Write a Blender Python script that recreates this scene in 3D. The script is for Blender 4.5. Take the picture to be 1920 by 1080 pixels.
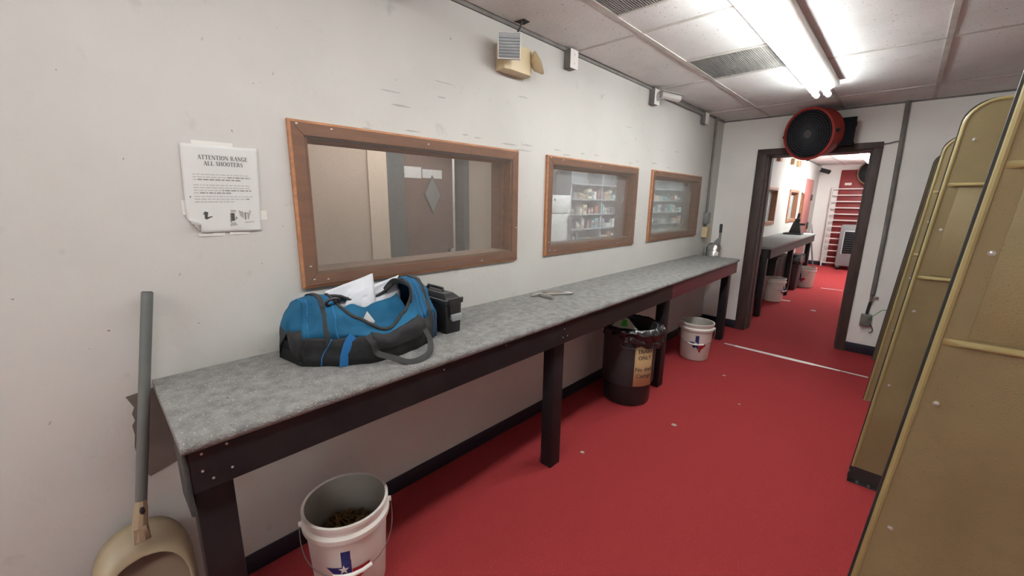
import bpy, bmesh, math, random
from mathutils import Vector, Matrix, noise
random.seed(7)
S = bpy.context.scene
for o in list(bpy.data.objects):
    bpy.data.objects.remove(o)
COL = S.collection
PI = math.pi

# ------------------------------------------------------------------ camera
cd = bpy.data.cameras.new('camera'); cam = bpy.data.objects.new('camera', cd); COL.objects.link(cam)
cd.sensor_width = 36.0; cd.lens = 763.03 / 1920 * 36; cd.clip_start = 0.02; cd.clip_end = 60
fw = Vector((-0.67299516, 0.70893005, -0.21094005)); ri = Vector((0.72314068, 0.6905647, 0.01370953)); up = Vector((-0.15538685, 0.14331288, 0.97740286))
cam.matrix_world = Matrix(((ri.x, up.x, -fw.x, 1.72304), (ri.y, up.y, -fw.y, 0.0), (ri.z, up.z, -fw.z, 1.512), (0, 0, 0, 1)))
S.camera = cam
# ------------------------------------------------------------------ world, exposure
W = bpy.data.worlds.new('world'); S.world = W; W.use_nodes = True
W.node_tree.nodes['Background'].inputs[0].default_value = (0.9, 0.95, 1, 1)
W.node_tree.nodes['Background'].inputs[1].default_value = 0.05
S.view_settings.view_transform = 'Standard'; S.view_settings.look = 'None'
S.view_settings.gamma = 1.0; S.view_settings.use_curve_mapping = False
S.view_settings.exposure = 0.95
TUBE_MAIN, TUBE_BACK, TUBE_FILL, TUBE_FAR = 20.5, 11.5, 29.0, 66.0


def area_light(name, loc, sx, sy, power, color=(1, .97, .92)):
    l = bpy.data.lights.new(name, 'AREA'); l.shape = 'RECTANGLE'; l.size = sx; l.size_y = sy; l.energy = power; l.color = color
    o = bpy.data.objects.new(name, l); COL.objects.link(o); o.location = loc
    return o
# ceiling panels of the rooms behind the windows
area_light('office_ceiling_light', (-1.0, 1.9, 2.40), 0.6, 1.2, 13)
area_light('lobby_ceiling_light', (-2.9, 3.0, 2.40), 0.8, 1.2, 15)
area_light('shop_ceiling_light', (-1.3, 6.0, 2.40), 1.0, 2.4, 66, (.9, .97, 1))
area_light('shop_ceiling_light', (-1.3, 9.4, 2.40), 1.0, 2.4, 74, (.84, .97, 1))


# ------------------------------------------------------------------ materials
def mat(name, col, rough=.6, metal=0., var=.0, scale=6., col2=None, bump=0., bscale=60., spec=.5, thresh=None, detail=4., stretch=None, emit=None, coat=0., speck=None):
    m = bpy.data.materials.new(name); m.use_nodes = True
    nt = m.node_tree; N = nt.nodes; L = nt.links
    b = N['Principled BSDF']
    b.inputs['Base Color'].default_value = (*col, 1); b.inputs['Roughness'].default_value = rough
    b.inputs['Metallic'].default_value = metal; b.inputs['Specular IOR Level'].default_value = spec
    b.inputs['Coat Weight'].default_value = coat
    tc = N.new('ShaderNodeTexCoord'); vec = tc.outputs['Object']
    if stretch:
        mp = N.new('ShaderNodeMapping'); mp.inputs['Scale'].default_value = stretch; L.new(vec, mp.inputs['Vector']); vec = mp.outputs['Vector']
    out = None
    if var or col2:
        c2 = col2 or tuple(max(0, c * (1 - var)) for c in col)
        n = N.new('ShaderNodeTexNoise'); n.inputs['Scale'].default_value = scale; n.inputs['Detail'].default_value = detail
        L.new(vec, n.inputs['Vector'])
        r = N.new('ShaderNodeValToRGB'); a, c = thresh or (.35, .7)
        r.color_ramp.elements[0].position = a; r.color_ramp.elements[1].position = c
        r.color_ramp.elements[0].color = (*col, 1); r.color_ramp.elements[1].color = (*c2, 1)
        L.new(n.outputs['Fac'], r.inputs['Fac']); out = r.outputs['Color']
    if speck:   # list of (scale, lo, hi, colour, stretch)
        for sc, lo, hi, sc_col, st in speck:
            v2 = tc.outputs['Object']
            if st:
                mp = N.new('ShaderNodeMapping'); mp.inputs['Scale'].default_value = st; L.new(v2, mp.inputs['Vector']); v2 = mp.outputs['Vector']
            n = N.new('ShaderNodeTexNoise'); n.inputs['Scale'].default_value = sc; n.inputs['Detail'].default_value = 3
            L.new(v2, n.inputs['Vector'])
            r = N.new('ShaderNodeValToRGB'); r.color_ramp.elements[0].position = lo; r.color_ramp.elements[1].position = hi
            L.new(n.outputs['Fac'], r.inputs['Fac'])
            mx = N.new('ShaderNodeMixRGB'); L.new(r.outputs['Color'], mx.inputs['Fac'])
            if out is None: mx.inputs['Color1'].default_value = (*col, 1)
            else: L.new(out, mx.inputs['Color1'])
            mx.inputs['Color2'].default_value = (*sc_col, 1); out = mx.outputs['Color']
    if out is not None: L.new(out, b.inputs['Base Color'])
    if bump:
        n = N.new('ShaderNodeTexNoise'); n.inputs['Scale'].default_value = bscale; n.inputs['Detail'].default_value = 3
        L.new(vec, n.inputs['Vector'])
        bp = N.new('ShaderNodeBump'); bp.inputs['Strength'].default_value = bump; bp.inputs['Distance'].default_value = .01
        L.new(n.outputs['Fac'], bp.inputs['Height']); L.new(bp.outputs['Normal'], b.inputs['Normal'])
    if emit:
        b.inputs['Emission Color'].default_value = (.96, 1.0, .985, 1); b.inputs['Emission Strength'].default_value = emit
    return m


M = {}
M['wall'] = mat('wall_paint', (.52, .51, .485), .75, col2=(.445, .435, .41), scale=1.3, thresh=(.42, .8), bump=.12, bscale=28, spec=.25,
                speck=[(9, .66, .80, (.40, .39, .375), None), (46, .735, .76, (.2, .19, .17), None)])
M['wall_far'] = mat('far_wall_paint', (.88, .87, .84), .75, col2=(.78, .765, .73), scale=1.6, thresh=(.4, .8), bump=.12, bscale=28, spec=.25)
M['ceiling_trim'] = mat('dark_wall_angle', (.20, .19, .175), .6, var=.4, scale=9)  # dark line along the top of the walls
M['scuff'] = mat('scuff_grey', (.38, .37, .36), .8, col2=(.29, .285, .28), scale=30)
M['beige'] = mat('beige_paint', (.50, .40, .33), .8, var=.08, scale=2)
M['beige_light'] = mat('beige_corner_pale', (.60, .49, .40), .8)  # paler beige on the end face of the office wall
M['carpet'] = mat('red_carpet', (.52, .072, .074), .95, col2=(.45, .056, .06), scale=3, bump=.6, bscale=320, spec=.1,
                  speck=[(130, .52, .75, (.62, .12, .12), None), (130, .25, .42, (.36, .042, .046), None), (1.1, .60, .85, (.38, .047, .052), None)])
M['tile'] = mat('ceiling_tile', (.78, .78, .775), .9, col2=(.60, .595, .575), scale=1.7, thresh=(.4, .8), bump=.35, bscale=120, spec=.1,
                speck=[(60, .66, .72, (.20, .185, .17), None), (2.3, .58, .85, (.40, .375, .34), None)])
M['rail'] = mat('ceiling_rail', (.58, .56, .52), .6, var=.25, scale=8)
M['black_gap'] = mat('dark_gap', (.05, .048, .045), .9)
M['vent'] = mat('vent_metal', (.27, .265, .25), .55, var=.3, scale=5)
M['white_metal'] = mat('white_enamel', (.74, .70, .67), .4, var=.06)
M['tube_m'] = mat('tube_glow_main', (1, 1, 1), .3, emit=TUBE_MAIN)
M['tube_b'] = mat('tube_glow_back', (1, 1, 1), .3, emit=TUBE_BACK)
M['tube_fill'] = mat('tube_glow_fill', (1, 1, 1), .3, emit=TUBE_FILL)
M['tube_f'] = mat('tube_glow_far', (1, 1, 1), .3, emit=TUBE_FAR)
M['wood'] = mat('stained_wood', (.30, .125, .062), .6, col2=(.20, .085, .045), scale=5, stretch=(6, 1.2, 6), thresh=(.3, .75), bump=.15, bscale=30, detail=8)
M['wood_edge'] = mat('bare_wood_edge', (.47, .215, .10), .55, col2=(.32, .14, .07), scale=7, stretch=(6, 1.5, 6))
M['wood_sill'] = mat('dusty_wood', (.25, .165, .12), .8, col2=(.19, .115, .08), scale=6, stretch=(4, 1, 4))
M['mesh_wire'] = mat('screen_wire', (.24, .20, .17), .8, spec=.1)
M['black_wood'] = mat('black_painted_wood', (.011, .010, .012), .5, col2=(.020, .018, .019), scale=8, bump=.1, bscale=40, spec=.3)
M['brown_wood'] = mat('brown_black_wood', (.024, .016, .015), .5, col2=(.015, .013, .014), scale=5, spec=.3)
M['maroon_wood'] = mat('maroon_apron_wood', (.095, .020, .027), .45, col2=(.06, .014, .02), scale=5)  # apron tone steps from black through brown to maroon along the bench
M['grey_wood'] = mat('greyed_plank_end', (.05, .053, .05), .7, var=.4, scale=20)
M['bench_carpet'] = mat('grey_carpet', (.33, .325, .315), .95, col2=(.22, .217, .212), scale=26, thresh=(.35, .7), bump=1.0, bscale=190, spec=.1, detail=8,
                        speck=[(140, .58, .72, (.48, .475, .46), None), (55, .72, .78, (.09, .09, .09), None)])
M['door_wood'] = mat('dark_brown_trim', (.072, .046, .04), .55, col2=(.045, .03, .027), scale=4, stretch=(5, 5, 1), bump=.1)
M['baseboard'] = mat('navy_black_base', (.012, .012, .022), .5)
M['tape'] = mat('floor_tape', (.55, .50, .48), .7, col2=(.32, .27, .26), scale=9, thresh=(.5, .75))
M['bare'] = mat('bare_board', (.155, .13, .112), .9, col2=(.12, .098, .085), scale=8)
M['panel'] = mat('tan_panel', (.28, .22, .11), .55, col2=(.21, .16, .077), scale=3.2, bump=.12, bscale=210, spec=.4,
                 speck=[(4, .66, .8, (.18, .13, .07), None), (220, .62, .72, (.16, .12, .056), None)])
M['panel_rim_lit'] = mat('tan_rim_lit', (.36, .29, .125), .4, var=.12, scale=6)  # lighter tan: light catching rims and ridges painted into the colour
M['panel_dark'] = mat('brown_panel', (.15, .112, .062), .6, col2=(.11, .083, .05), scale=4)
M['steel_dark'] = mat('dark_steel', (.045, .047, .046), .5, metal=.3, var=.3, scale=10)
M['steel'] = mat('steel', (.6, .59, .57), .3, metal=1.)
M['galv'] = mat('galvanised_grey', (.30, .31, .31), .5, metal=.4, var=.3, scale=20)
M['conduit'] = mat('grey_conduit', (.20, .192, .18), .6, var=.3, scale=14)
M['blue'] = mat('blue_nylon', (.012, .125, .25), .75, col2=(.008, .08, .165), scale=7, bump=.45, bscale=22, spec=.3)
M['blue_strap'] = mat('blue_strap', (.015, .16, .43), .6)
M['bag_black'] = mat('charcoal_nylon', (.026, .026, .028), .7, col2=(.018, .018, .02), scale=6, bump=.5, bscale=20, spec=.4)
M['strap'] = mat('black_webbing', (.026, .026, .027), .7, var=.2, scale=60)
M['black'] = mat('black_plastic', (.017, .017, .018), .45)
M['black_gloss'] = mat('glossy_black_film', (.016, .016, .018), .18, bump=.9, bscale=26, spec=.9)
M['bin'] = mat('charcoal_bin', (.046, .044, .046), .6, col2=(.03, .03, .033), scale=5, bump=.2, bscale=40)
M['paper'] = mat('white_paper', (.60, .60, .59), .8, bump=.1, bscale=8)
M['paper_blue'] = mat('cool_white_paper', (.66, .68, .73), .7, bump=.2, bscale=9)
M['ink'] = mat('black_ink', (.07, .068, .065), .8)
M['ink_grey'] = mat('grey_ink', (.2, .197, .19), .8)
M['ink_light'] = mat('pale_ink', (.36, .355, .345), .8)
M['clear_tape'] = mat('yellowed_tape', (.66, .65, .61), .35)
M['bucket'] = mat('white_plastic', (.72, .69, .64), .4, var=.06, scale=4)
M['bucket_in'] = mat('dull_white_plastic', (.44, .42, .38), .6, col2=(.32, .3, .27), scale=5)  # darker, mottled white for the inside of the buckets
M['texas_blue'] = mat('print_blue', (.013, .025, .16), .5)
M['texas_red'] = mat('print_red', (.42, .018, .03), .5)
M['print_white'] = mat('print_white', (.8, .78, .74), .5)
M['brass'] = mat('brass', (.30, .20, .07), .45, metal=.8, col2=(.10, .065, .03), scale=30)
M['wire'] = mat('dull_wire', (.28, .27, .26), .4, metal=.8)
M['sign_tan'] = mat('tan_card', (.62, .44, .22), .7, var=.1, scale=6)
M['green'] = mat('green_print', (.05, .42, .04), .5, col2=(.02, .22, .02), scale=40)
M['card'] = mat('pale_card', (.42, .45, .36), .6)
M['pan'] = mat('tan_plastic', (.36, .285, .185), .45, col2=(.30, .235, .15), scale=4)
M['pan_in'] = mat('dark_tan_plastic', (.24, .175, .12), .7, col2=(.19, .135, .1), scale=6)  # darker tan for the inside of the pan
M['handle_grey'] = mat('grey_handle', (.135, .145, .138), .5, var=.2, scale=9)
M['almond'] = mat('almond_plastic', (.62, .51, .32), .45, var=.05)
M['lens'] = mat('ribbed_lens', (.20, .205, .215), .25, spec=.5)
M['bolt'] = mat('zinc_bolt', (.55, .54, .52), .3, metal=.5)
M['cable'] = mat('dark_cable', (.04, .04, .042), .5)
M['cam_white'] = mat('camera_white', (.44, .425, .41), .4)
M['fan_red'] = mat('fan_red', (.36, .030, .022), .45, var=.2, scale=6)
M['fan_black'] = mat('fan_black', (.012, .013, .016), .85, spec=.15)
M['grille'] = mat('fan_grille', (.034, .037, .044), .6)
M['fan_badge'] = mat('fan_badge', (.085, .083, .085), .5)
M['fan_tan'] = mat('fan_olive', (.20, .12, .06), .5)
M['red_door'] = mat('red_paint', (.24, .022, .022), .5, var=.15, scale=2)
M['pink_door'] = mat('faded_red_paint', (.33, .12, .11), .5)
M['grey_cooler'] = mat('cooler_grey', (.19, .19, .195), .5)
M['brown_door'] = mat('brown_door', (.16, .105, .09), .55, col2=(.12, .08, .07), scale=3)
M['teal_dark'] = mat('dark_teal_trim', (.085, .098, .10), .6)
M['shelf_grey'] = mat('pale_shelf', (.40, .42, .43), .6)
M['fridge'] = mat('fridge_white', (.78, .75, .70), .35)
M['amber'] = mat('lit_room_wall', (.8, .68, .40), .7)
GOODS = [mat('goods_%s' % n, c, .5) for n, c in (('white', (.75, .75, .75)), ('slate', (.16, .18, .2)), ('teal', (.2, .42, .42)), ('cream', (.7, .62, .45)), ('grey', (.33, .35, .37)), ('rust', (.4, .15, .1)))]


def glass_mat(name, tint, haze):
    m = bpy.data.materials.new(name); m.use_nodes = True
    nt = m.node_tree; N = nt.nodes; L = nt.links
    b = N['Principled BSDF']; b.inputs['Base Color'].default_value = (*tint, 1); b.inputs['Roughness'].default_value = .25
    t = N.new('ShaderNodeBsdfTransparent'); mx = N.new('ShaderNodeMixShader')
    tc = N.new('ShaderNodeTexCoord'); n = N.new('ShaderNodeTexNoise'); n.inputs['Scale'].default_value = 3.5
    L.new(tc.outputs['Object'], n.inputs['Vector'])
    mr = N.new('ShaderNodeMapRange'); mr.inputs['From Min'].default_value = .3; mr.inputs['From Max'].default_value = .7
    mr.inputs['To Min'].default_value = haze * .85; mr.inputs['To Max'].default_value = haze * 1.15
    L.new(n.outputs['Fac'], mr.inputs['Value']); L.new(mr.outputs['Result'], mx.inputs['Fac'])
    L.new(t.outputs[0], mx.inputs[1]); L.new(b.outputs[0], mx.inputs[2])
    L.new(mx.outputs[0], N['Material Output'].inputs['Surface'])
    return m
M['pane_1'] = glass_mat('dusty_glass', (.36, .35, .34), .10)
M['pane_2'] = glass_mat('hazy_glass', (.50, .52, .55), .40)
M['pane_3'] = glass_mat('pale_blue_hazy_glass', (.47, .56, .58), .48)


# ------------------------------------------------------------------ mesh builder
class MB:
    def __init__(s): s.v = []; s.f = []

    def add(s, vs, fs):
        o = len(s.v); s.v += [Vector(p) for p in vs]; s.f += [[i + o for i in f] for f in fs]; return s

    def box(s, x0, x1, y0, y1, z0, z1):
        vs = [(x, y, z) for z in (z0, z1) for y in (y0, y1) for x in (x0, x1)]
        return s.add(vs, [(0, 2, 3, 1), (4, 5, 7, 6), (0, 1, 5, 4), (2, 6, 7, 3), (0, 4, 6, 2), (1, 3, 7, 5)])

    def hexa(s, bottom, top):
        return s.add(list(bottom) + list(top), [(3, 2, 1, 0), (4, 5, 6, 7), (0, 1, 5, 4), (1, 2, 6, 5), (2, 3, 7, 6), (3, 0, 4, 7)])

    def tube(s, pts, r, n=8, closed=False, flat=None):
        pts = [Vector(p) for p in pts]; k = len(pts); rings = []; prev = None
        for i, p in enumerate(pts):
            a = pts[(i - 1) % k] if (closed or i) else p; b = pts[(i + 1) % k] if (closed or i < k - 1) else p
            t = (b - a).normalized()
            if prev is None:
                ref = Vector((0, 0, 1)) if abs(t.z) < .9 else Vector((1, 0, 0)); u = t.cross(ref).normalized()
            else:
                u = (prev - t * prev.dot(t)).normalized()
            prev = u; w = t.cross(u); rr = r[i] if isinstance(r, (list, tuple)) else r
            rings.append([p + u * rr * math.cos(2 * PI * j / n) + w * rr * math.sin(2 * PI * j / n) for j in range(n)])
        vs = [q for g in rings for q in g]; fs = []
        for i in range(k if closed else k - 1):
            for j in range(n):
                a = i * n + j; b = i * n + (j + 1) % n; c = ((i + 1) % k) * n + (j + 1) % n; d = ((i + 1) % k) * n + j
                fs.append((a, b, c, d))
        if not closed: fs += [tuple(range(n))[::-1], tuple((k - 1) * n + j for j in range(n))]
        return s.add(vs, fs)

    def cyl(s, p0, p1, r0, r1=None, n=16):
        return s.tube([p0, p1], [r0, r1 if r1 is not None else r0], n)

    def ribbon(s, pts, normals, width, thick):
        pts = [Vector(p) for p in pts]; k = len(pts); vs = []; fs = []
        for i, p in enumerate(pts):
            t = (pts[min(i + 1, k - 1)] - pts[max(i - 1, 0)]).normalized(); n_ = Vector(normals[i] if isinstance(normals, list) else normals)
            n_ = (n_ - t * n_.dot(t)).normalized(); w = t.cross(n_)
            vs += [p + w * width / 2, p - w * width / 2, p - w * width / 2 + n_ * thick, p + w * width / 2 + n_ * thick]
        for i in range(k - 1):
            for j in range(4):
                fs.append((i * 4 + j, i * 4 + (j + 1) % 4, (i + 1) * 4 + (j + 1) % 4, (i + 1) * 4 + j))
        fs += [(3, 2, 1, 0), tuple((k - 1) * 4 + j for j in range(4))]
        return s.add(vs, fs)

    def lathe(s, prof, c=(0, 0, 0), axis=None, n=32, closed=False):
        R = axis or Matrix.Identity(3); c = Vector(c); vs = []; fs = []; k = len(prof)
        for r, z in prof:
            for j in range(n):
                a = 2 * PI * j / n; vs.append(c + R @ Vector((r * math.cos(a), r * math.sin(a), z)))
        for i in range(k if closed else k - 1):
            for j in range(n):
                fs.append((i * n + j, i * n + (j + 1) % n, ((i + 1) % k) * n + (j + 1) % n, ((i + 1) % k) * n + j))
        if not closed:
            if prof[0][0] > 1e-4 and s_cap(prof, 0): fs.append(tuple(range(n))[::-1])
            if prof[-1][0] > 1e-4 and s_cap(prof, -1): fs.append(tuple((k - 1) * n + j for j in range(n)))
        return s.add(vs, fs)

    def prism(s, poly, fn, w0, w1):
        k = len(poly); vs = [fn(u, v, w0) for u, v in poly] + [fn(u, v, w1) for u, v in poly]
        return s.add(vs, [tuple(range(k))[::-1], tuple(range(k, 2 * k))] + [(i, (i + 1) % k, k + (i + 1) % k, k + i) for i in range(k)])

    def grid(s, fn, nu, nv):
        vs = [fn(i / nu, j / nv) for i in range(nu + 1) for j in range(nv + 1)]
        return s.add(vs, [(i * (nv + 1) + j, (i + 1) * (nv + 1) + j, (i + 1) * (nv + 1) + j + 1, i * (nv + 1) + j + 1) for i in range(nu) for j in range(nv)])

    def sphere(s, c, r, n=12, sc=(1, 1, 1)):
        c = Vector(c); m = n // 2; vs = []; fs = []
        for i in range(m + 1):
            for j in range(n):
                a = PI * i / m; b = 2 * PI * j / n
                vs.append(c + Vector((sc[0] * r * math.sin(a) * math.cos(b), sc[1] * r * math.sin(a) * math.sin(b), sc[2] * r * math.cos(a))))
        for i in range(m):
            for j in range(n): fs.append((i * n + j, i * n + (j + 1) % n, (i + 1) * n + (j + 1) % n, (i + 1) * n + j))
        return s.add(vs, fs)

    def build(s, name, m, parent=None, off=None, bevel=0., smooth=35., solid=0., segs=2, weld=True):
        if off is None:
            off = Vector((0, 0, 0)); q = parent
            while q is not None: off = off + q.location; q = q.parent
        bm = bmesh.new(); bv = [bm.verts.new(p - Vector(off)) for p in s.v]
        for f in s.f:
            try: bm.faces.new([bv[i] for i in f])
            except ValueError: pass
        if weld: bmesh.ops.remove_doubles(bm, verts=bm.verts, dist=1e-5)
        bmesh.ops.recalc_face_normals(bm, faces=bm.faces)
        if bevel: bmesh.ops.bevel(bm, geom=list(bm.edges), offset=bevel, segments=segs, affect='EDGES', profile=.5, clamp_overlap=True)
        me = bpy.data.meshes.new(name); bm.to_mesh(me); bm.free()
        me.materials.append(M[m] if isinstance(m, str) else m)
        if smooth:
            me.shade_smooth(); me.set_sharp_from_angle(angle=math.radians(smooth))
        o = bpy.data.objects.new(name, me); COL.objects.link(o)
        if parent: o.parent = parent
        if solid:
            md = o.modifiers.new('thickness', 'SOLIDIFY'); md.thickness = solid; md.offset = 0
        return o


def s_cap(prof, i):
    return False


def tag(o, label=None, cat=None, group=None, kind=None):
    if label: o['label'] = label
    if cat: o['category'] = cat
    if group: o['group'] = group
    if kind: o['kind'] = kind
    return o


def thing(name, loc, label=None, cat=None, group=None, kind=None):
    o = bpy.data.objects.new(name, None); COL.objects.link(o); o.location = loc; o.empty_display_size = .05
    return tag(o, label, cat, group, kind)


def copy_tree(o, loc=None, label=None, parent=None):
    c = o.copy(); COL.objects.link(c)
    if parent: c.parent = parent
    if loc is not None: c.location = loc
    if label: c['label'] = label
    for ch in list(o.children): copy_tree(ch, None, None, c)
    return c


def box(name, m, parent, x0, x1, y0, y1, z0, z1, bevel=.0):
    return MB().box(x0, x1, y0, y1, z0, z1).build(name, m, parent, bevel=bevel)


def text_mesh(s, size, bold=0., align='CENTER'):
    c = bpy.data.curves.new('t', 'FONT'); c.body = s; c.size = size; c.align_x = align; c.offset = bold; c.resolution_u = 2
    o = bpy.data.objects.new('t', c); COL.objects.link(o); bpy.context.view_layer.update()
    me = bpy.data.meshes.new_from_object(o.evaluated_get(bpy.context.evaluated_depsgraph_get()))
    mb = MB(); mb.add([v.co.copy() for v in me.vertices], [list(p.vertices) for p in me.polygons])
    bpy.data.objects.remove(o); bpy.data.meshes.remove(me); bpy.data.curves.remove(c)
    return mb


def mapped(mb, fn):
    mb.v = [Vector(fn(p.x, p.y)) for p in mb.v]; return mb


# ------------------------------------------------------------------ setting
H = 2.453; D = 5.42; DT = .25; D2 = 12.9; XR = 3.4; YB = -4.0
WINS = [(.5798, 1.8418), (2.1109, 3.3513), (3.6159, 4.838)]; WZ = (1.1505, 1.7977); CS = .055
FAR_WINS = [(7.38, 8.62), (9.68, 10.55)]
fl = MB().box(-.0, XR, YB, D2, -.06, 0).build('floor', 'carpet', smooth=0); tag(fl, kind='structure')
fl2 = MB().box(-4.6, -.16, -.6, 13.2, -.06, 0).build('floor', 'shelf_grey', smooth=0); tag(fl2, kind='structure')
# left wall with openings
ops = [(a + CS, b - CS, WZ[0] + CS, WZ[1] - CS) for a, b in WINS] + [(a + CS, b - CS, WZ[0] + CS, WZ[1] - CS) for a, b in FAR_WINS] + [(10.93, 11.23, 1.14, 1.76), (11.33, 12.12, 0, 2.05)]
wl = MB(); y = YB
for a, b, z0, z1 in ops:
    wl.box(-.15, 0, y, a, 0, H + .1)
    if z0 > 0: wl.box(-.15, 0, a, b, 0, z0)
    wl.box(-.15, 0, a, b, z1, H + .1); y = b
wl.box(-.15, 0, y, D2 + .1, 0, H + .1)
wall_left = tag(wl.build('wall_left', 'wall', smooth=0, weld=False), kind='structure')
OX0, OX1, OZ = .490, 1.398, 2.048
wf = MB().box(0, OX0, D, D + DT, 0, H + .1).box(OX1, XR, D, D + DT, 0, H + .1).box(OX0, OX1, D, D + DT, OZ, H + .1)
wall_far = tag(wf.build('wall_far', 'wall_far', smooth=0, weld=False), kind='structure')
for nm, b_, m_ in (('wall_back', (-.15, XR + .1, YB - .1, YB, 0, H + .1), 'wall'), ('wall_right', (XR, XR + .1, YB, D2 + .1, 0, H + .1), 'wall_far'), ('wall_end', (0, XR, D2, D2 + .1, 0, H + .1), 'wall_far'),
                   ('wall_office_back', (-4.7, -4.6, -.6, 13.2, 0, 2.6), 'beige'), ('wall_office_near', (-4.6, -.15, -.7, -.6, 0, 2.6), 'beige'), ('wall_office_end', (-4.6, -.15, 13.2, 13.3, 0, 2.6), 'wall')):
    tag(MB().box(*b_).build(nm, m_, smooth=0), kind='structure')
oc = tag(MB().box(-4.7, -.15, -.7, 13.3, 2.5, 2.6).build('ceiling', 'wall', smooth=0), kind='structure')
# torn bare patch on the wall behind the dustpan handle and scuff marks
patch = [(.019, .877), (.055, .882), (.10, .888), (.2, .888), (.2, .622), (.103, .597), (.041, .577), (.030, .60), (.020, .655), (.017, .70), (.023, .74), (.021, .775), (.030, .79), (.026, .815), (.034, .835)]
MB().prism(patch, lambda u, v, w: (w, u, v), .0003, .0018).build('bare_patch', 'bare', wall_left, smooth=0)
sc = MB()
for k in range(26):
    yy = random.choice([random.uniform(.6, 1.9), random.uniform(1.7, 3.4), random.uniform(2.9, 4.8)]); zz = random.gauss(1.83, .02) if random.random() < .7 else random.uniform(1.9, 2.1)
    zz = max(zz, 1.803)
    L_ = random.uniform(.03, .16); h_ = random.uniform(.002, .006)
    pl = [(0, 0), (L_ * .3, -h_ * .5), (L_ * .8, -h_ * .2), (L_, h_ * .4), (L_ * .6, h_), (L_ * .2, h_ * .8)]
    sc.prism(pl, lambda u, v, w, yy=yy, zz=zz: (w, yy + u, zz + v), .0002, .0008)
for yy, zz in ((1.05, 2.02), (.55, 1.94), (.9, 1.35), (.2, 1.25), (.35, 2.0), (-.1, 1.9), (-.15, .85), (1.95, 1.5), (2.0, 1.08), (3.45, 1.4)):
    sc.prism([(0, 0), (.002, -.002), (.007, .008), (.004, .01)], lambda u, v, w, yy=yy, zz=zz: (w, yy + u, zz + v), .0002, .0008)
sc.build('scuff_marks', 'scuff', wall_left, smooth=0)['kind'] = 'stuff'
for nm, b_ in (('baseboard_left', (0, .012, YB, D, 0, .085)), ('baseboard_far', (1.464, XR, D - .012, D, 0, .10)), ('baseboard_corner', (0, .398, D - .012, D, 0, .10)),
               ('baseboard_far_left', (0, .012, D + DT, 11.28, 0, .085)), ('baseboard_end', (0, .45, D2 - .012, D2, 0, .10))):
    o = MB().box(*b_).build(nm, 'baseboard', bevel=.004); tag(o, kind='structure')
for nm, b_ in (('trim_left', (0, .012, YB, D, H - .018, H)), ('trim_far', (0, XR, D - .012, D, H - .014, H)), ('trim_far_left', (0, .012, D + DT, D2, H - .018, H))):
    tag(MB().box(*b_).build(nm, 'ceiling_trim', smooth=0), kind='structure')

# ceiling grid: tiles and rails are pieces of the ceiling
ceil = tag(MB().box(0, XR, YB, D2, H + .07, H + .12).build('ceiling', 'black_gap', smooth=0), kind='structure')
xs = [0, .46, 1.105, 1.745, 2.39, 3.03, XR]
ys1 = [YB, -3.73, -2.51, -1.29, -.07, 1.15, 2.37, 3.575, 4.86, D]; ys2 = [D + DT, 6.06, 7.28, 8.5, 9.72, 10.94, 12.16, D2]
vents = [(.472, 1.093, 1.56, 2.075), (.472, 1.093, 3.03, 3.545)]
tile_meshes = {}


def tile(x0, x1, y0, y1):
    k = (round(x1 - x0, 3), round(y1 - y0, 3)); e = .011
    if k not in tile_meshes:
        tile_meshes[k] = MB().box(e, k[0] - e, e, k[1] - e, 0, .016).build('ceiling_tile', 'tile', ceil, off=(0, 0, 0), bevel=.002, segs=1); o = tile_meshes[k]
    else:
        o = tile_meshes[k].copy(); COL.objects.link(o)
    o.location = (x0, y0, H + .003 + random.uniform(0, .002)); o.rotation_euler = (random.uniform(-.002, .002), random.uniform(-.002, .002), 0)
for ys in (ys1, ys2):
    for i in range(len(xs) - 1):
        for j in range(len(ys) - 1):
            cell = [xs[i], xs[i + 1], ys[j], ys[j + 1]]
            hit = [v for v in vents if cell[0] < v[0] < cell[1] and cell[2] < v[2] < cell[3]]
            if hit:
                v = hit[0]
                if v[2] - cell[2] > .1: tile(cell[0], cell[1], cell[2], v[2] - .01)
                if cell[3] - v[3] > .1: tile(cell[0], cell[1], v[3] + .01, cell[3])
            else: tile(*cell)
    for x in xs[1:-1]:
        MB().box(x - .013, x + .013, ys[0], ys[-1], H, H + .012).build('grid_rail', 'rail', ceil, smooth=0)
    for yv in ys[1:-1]:
        MB().box(0, XR, yv - .011, yv + .011, H + .001, H + .012).build('grid_rail', 'rail', ceil, smooth=0)
for n_, (x0, x1, y0, y1) in enumerate(vents):
    t = thing('ceiling_vent', (x0, y0, H), ['dark ribbed ceiling vent cut off by the top edge of the photo', 'dark ribbed ceiling vent beside the glowing tube light'][n_], 'vent', 'ribbed vents in the ceiling')
    MB().box(x0, x1, y0 - .008, y0 + .004, H - .001, H + .01).box(x0, x1, y1 - .004, y1 + .008, H - .001, H + .01).box(x0, x0 + .008, y0, y1, H - .001, H + .01).box(x1 - .008, x1, y0, y1, H - .001, H + .01).build('frame', 'rail', t, smooth=0)
    box('backing', 'black_gap', t, x0, x1, y0, y1, H + .018, H + .022)
    sl = MB(); k = 0; x = x0 + .012
    while x < x1 - .012:
        sl.hexa([(x, y0, H + .001), (x + .0045, y0, H + .001), (x + .0045, y1, H + .001), (x, y1, H + .001)], [(x + .003, y0, H + .016), (x + .0075, y0, H + .016), (x + .0075, y1, H + .016), (x + .003, y1, H + .016)]); x += .0125
    sl.build('slats', 'vent', t, smooth=0)['kind'] = 'stuff'
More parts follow.
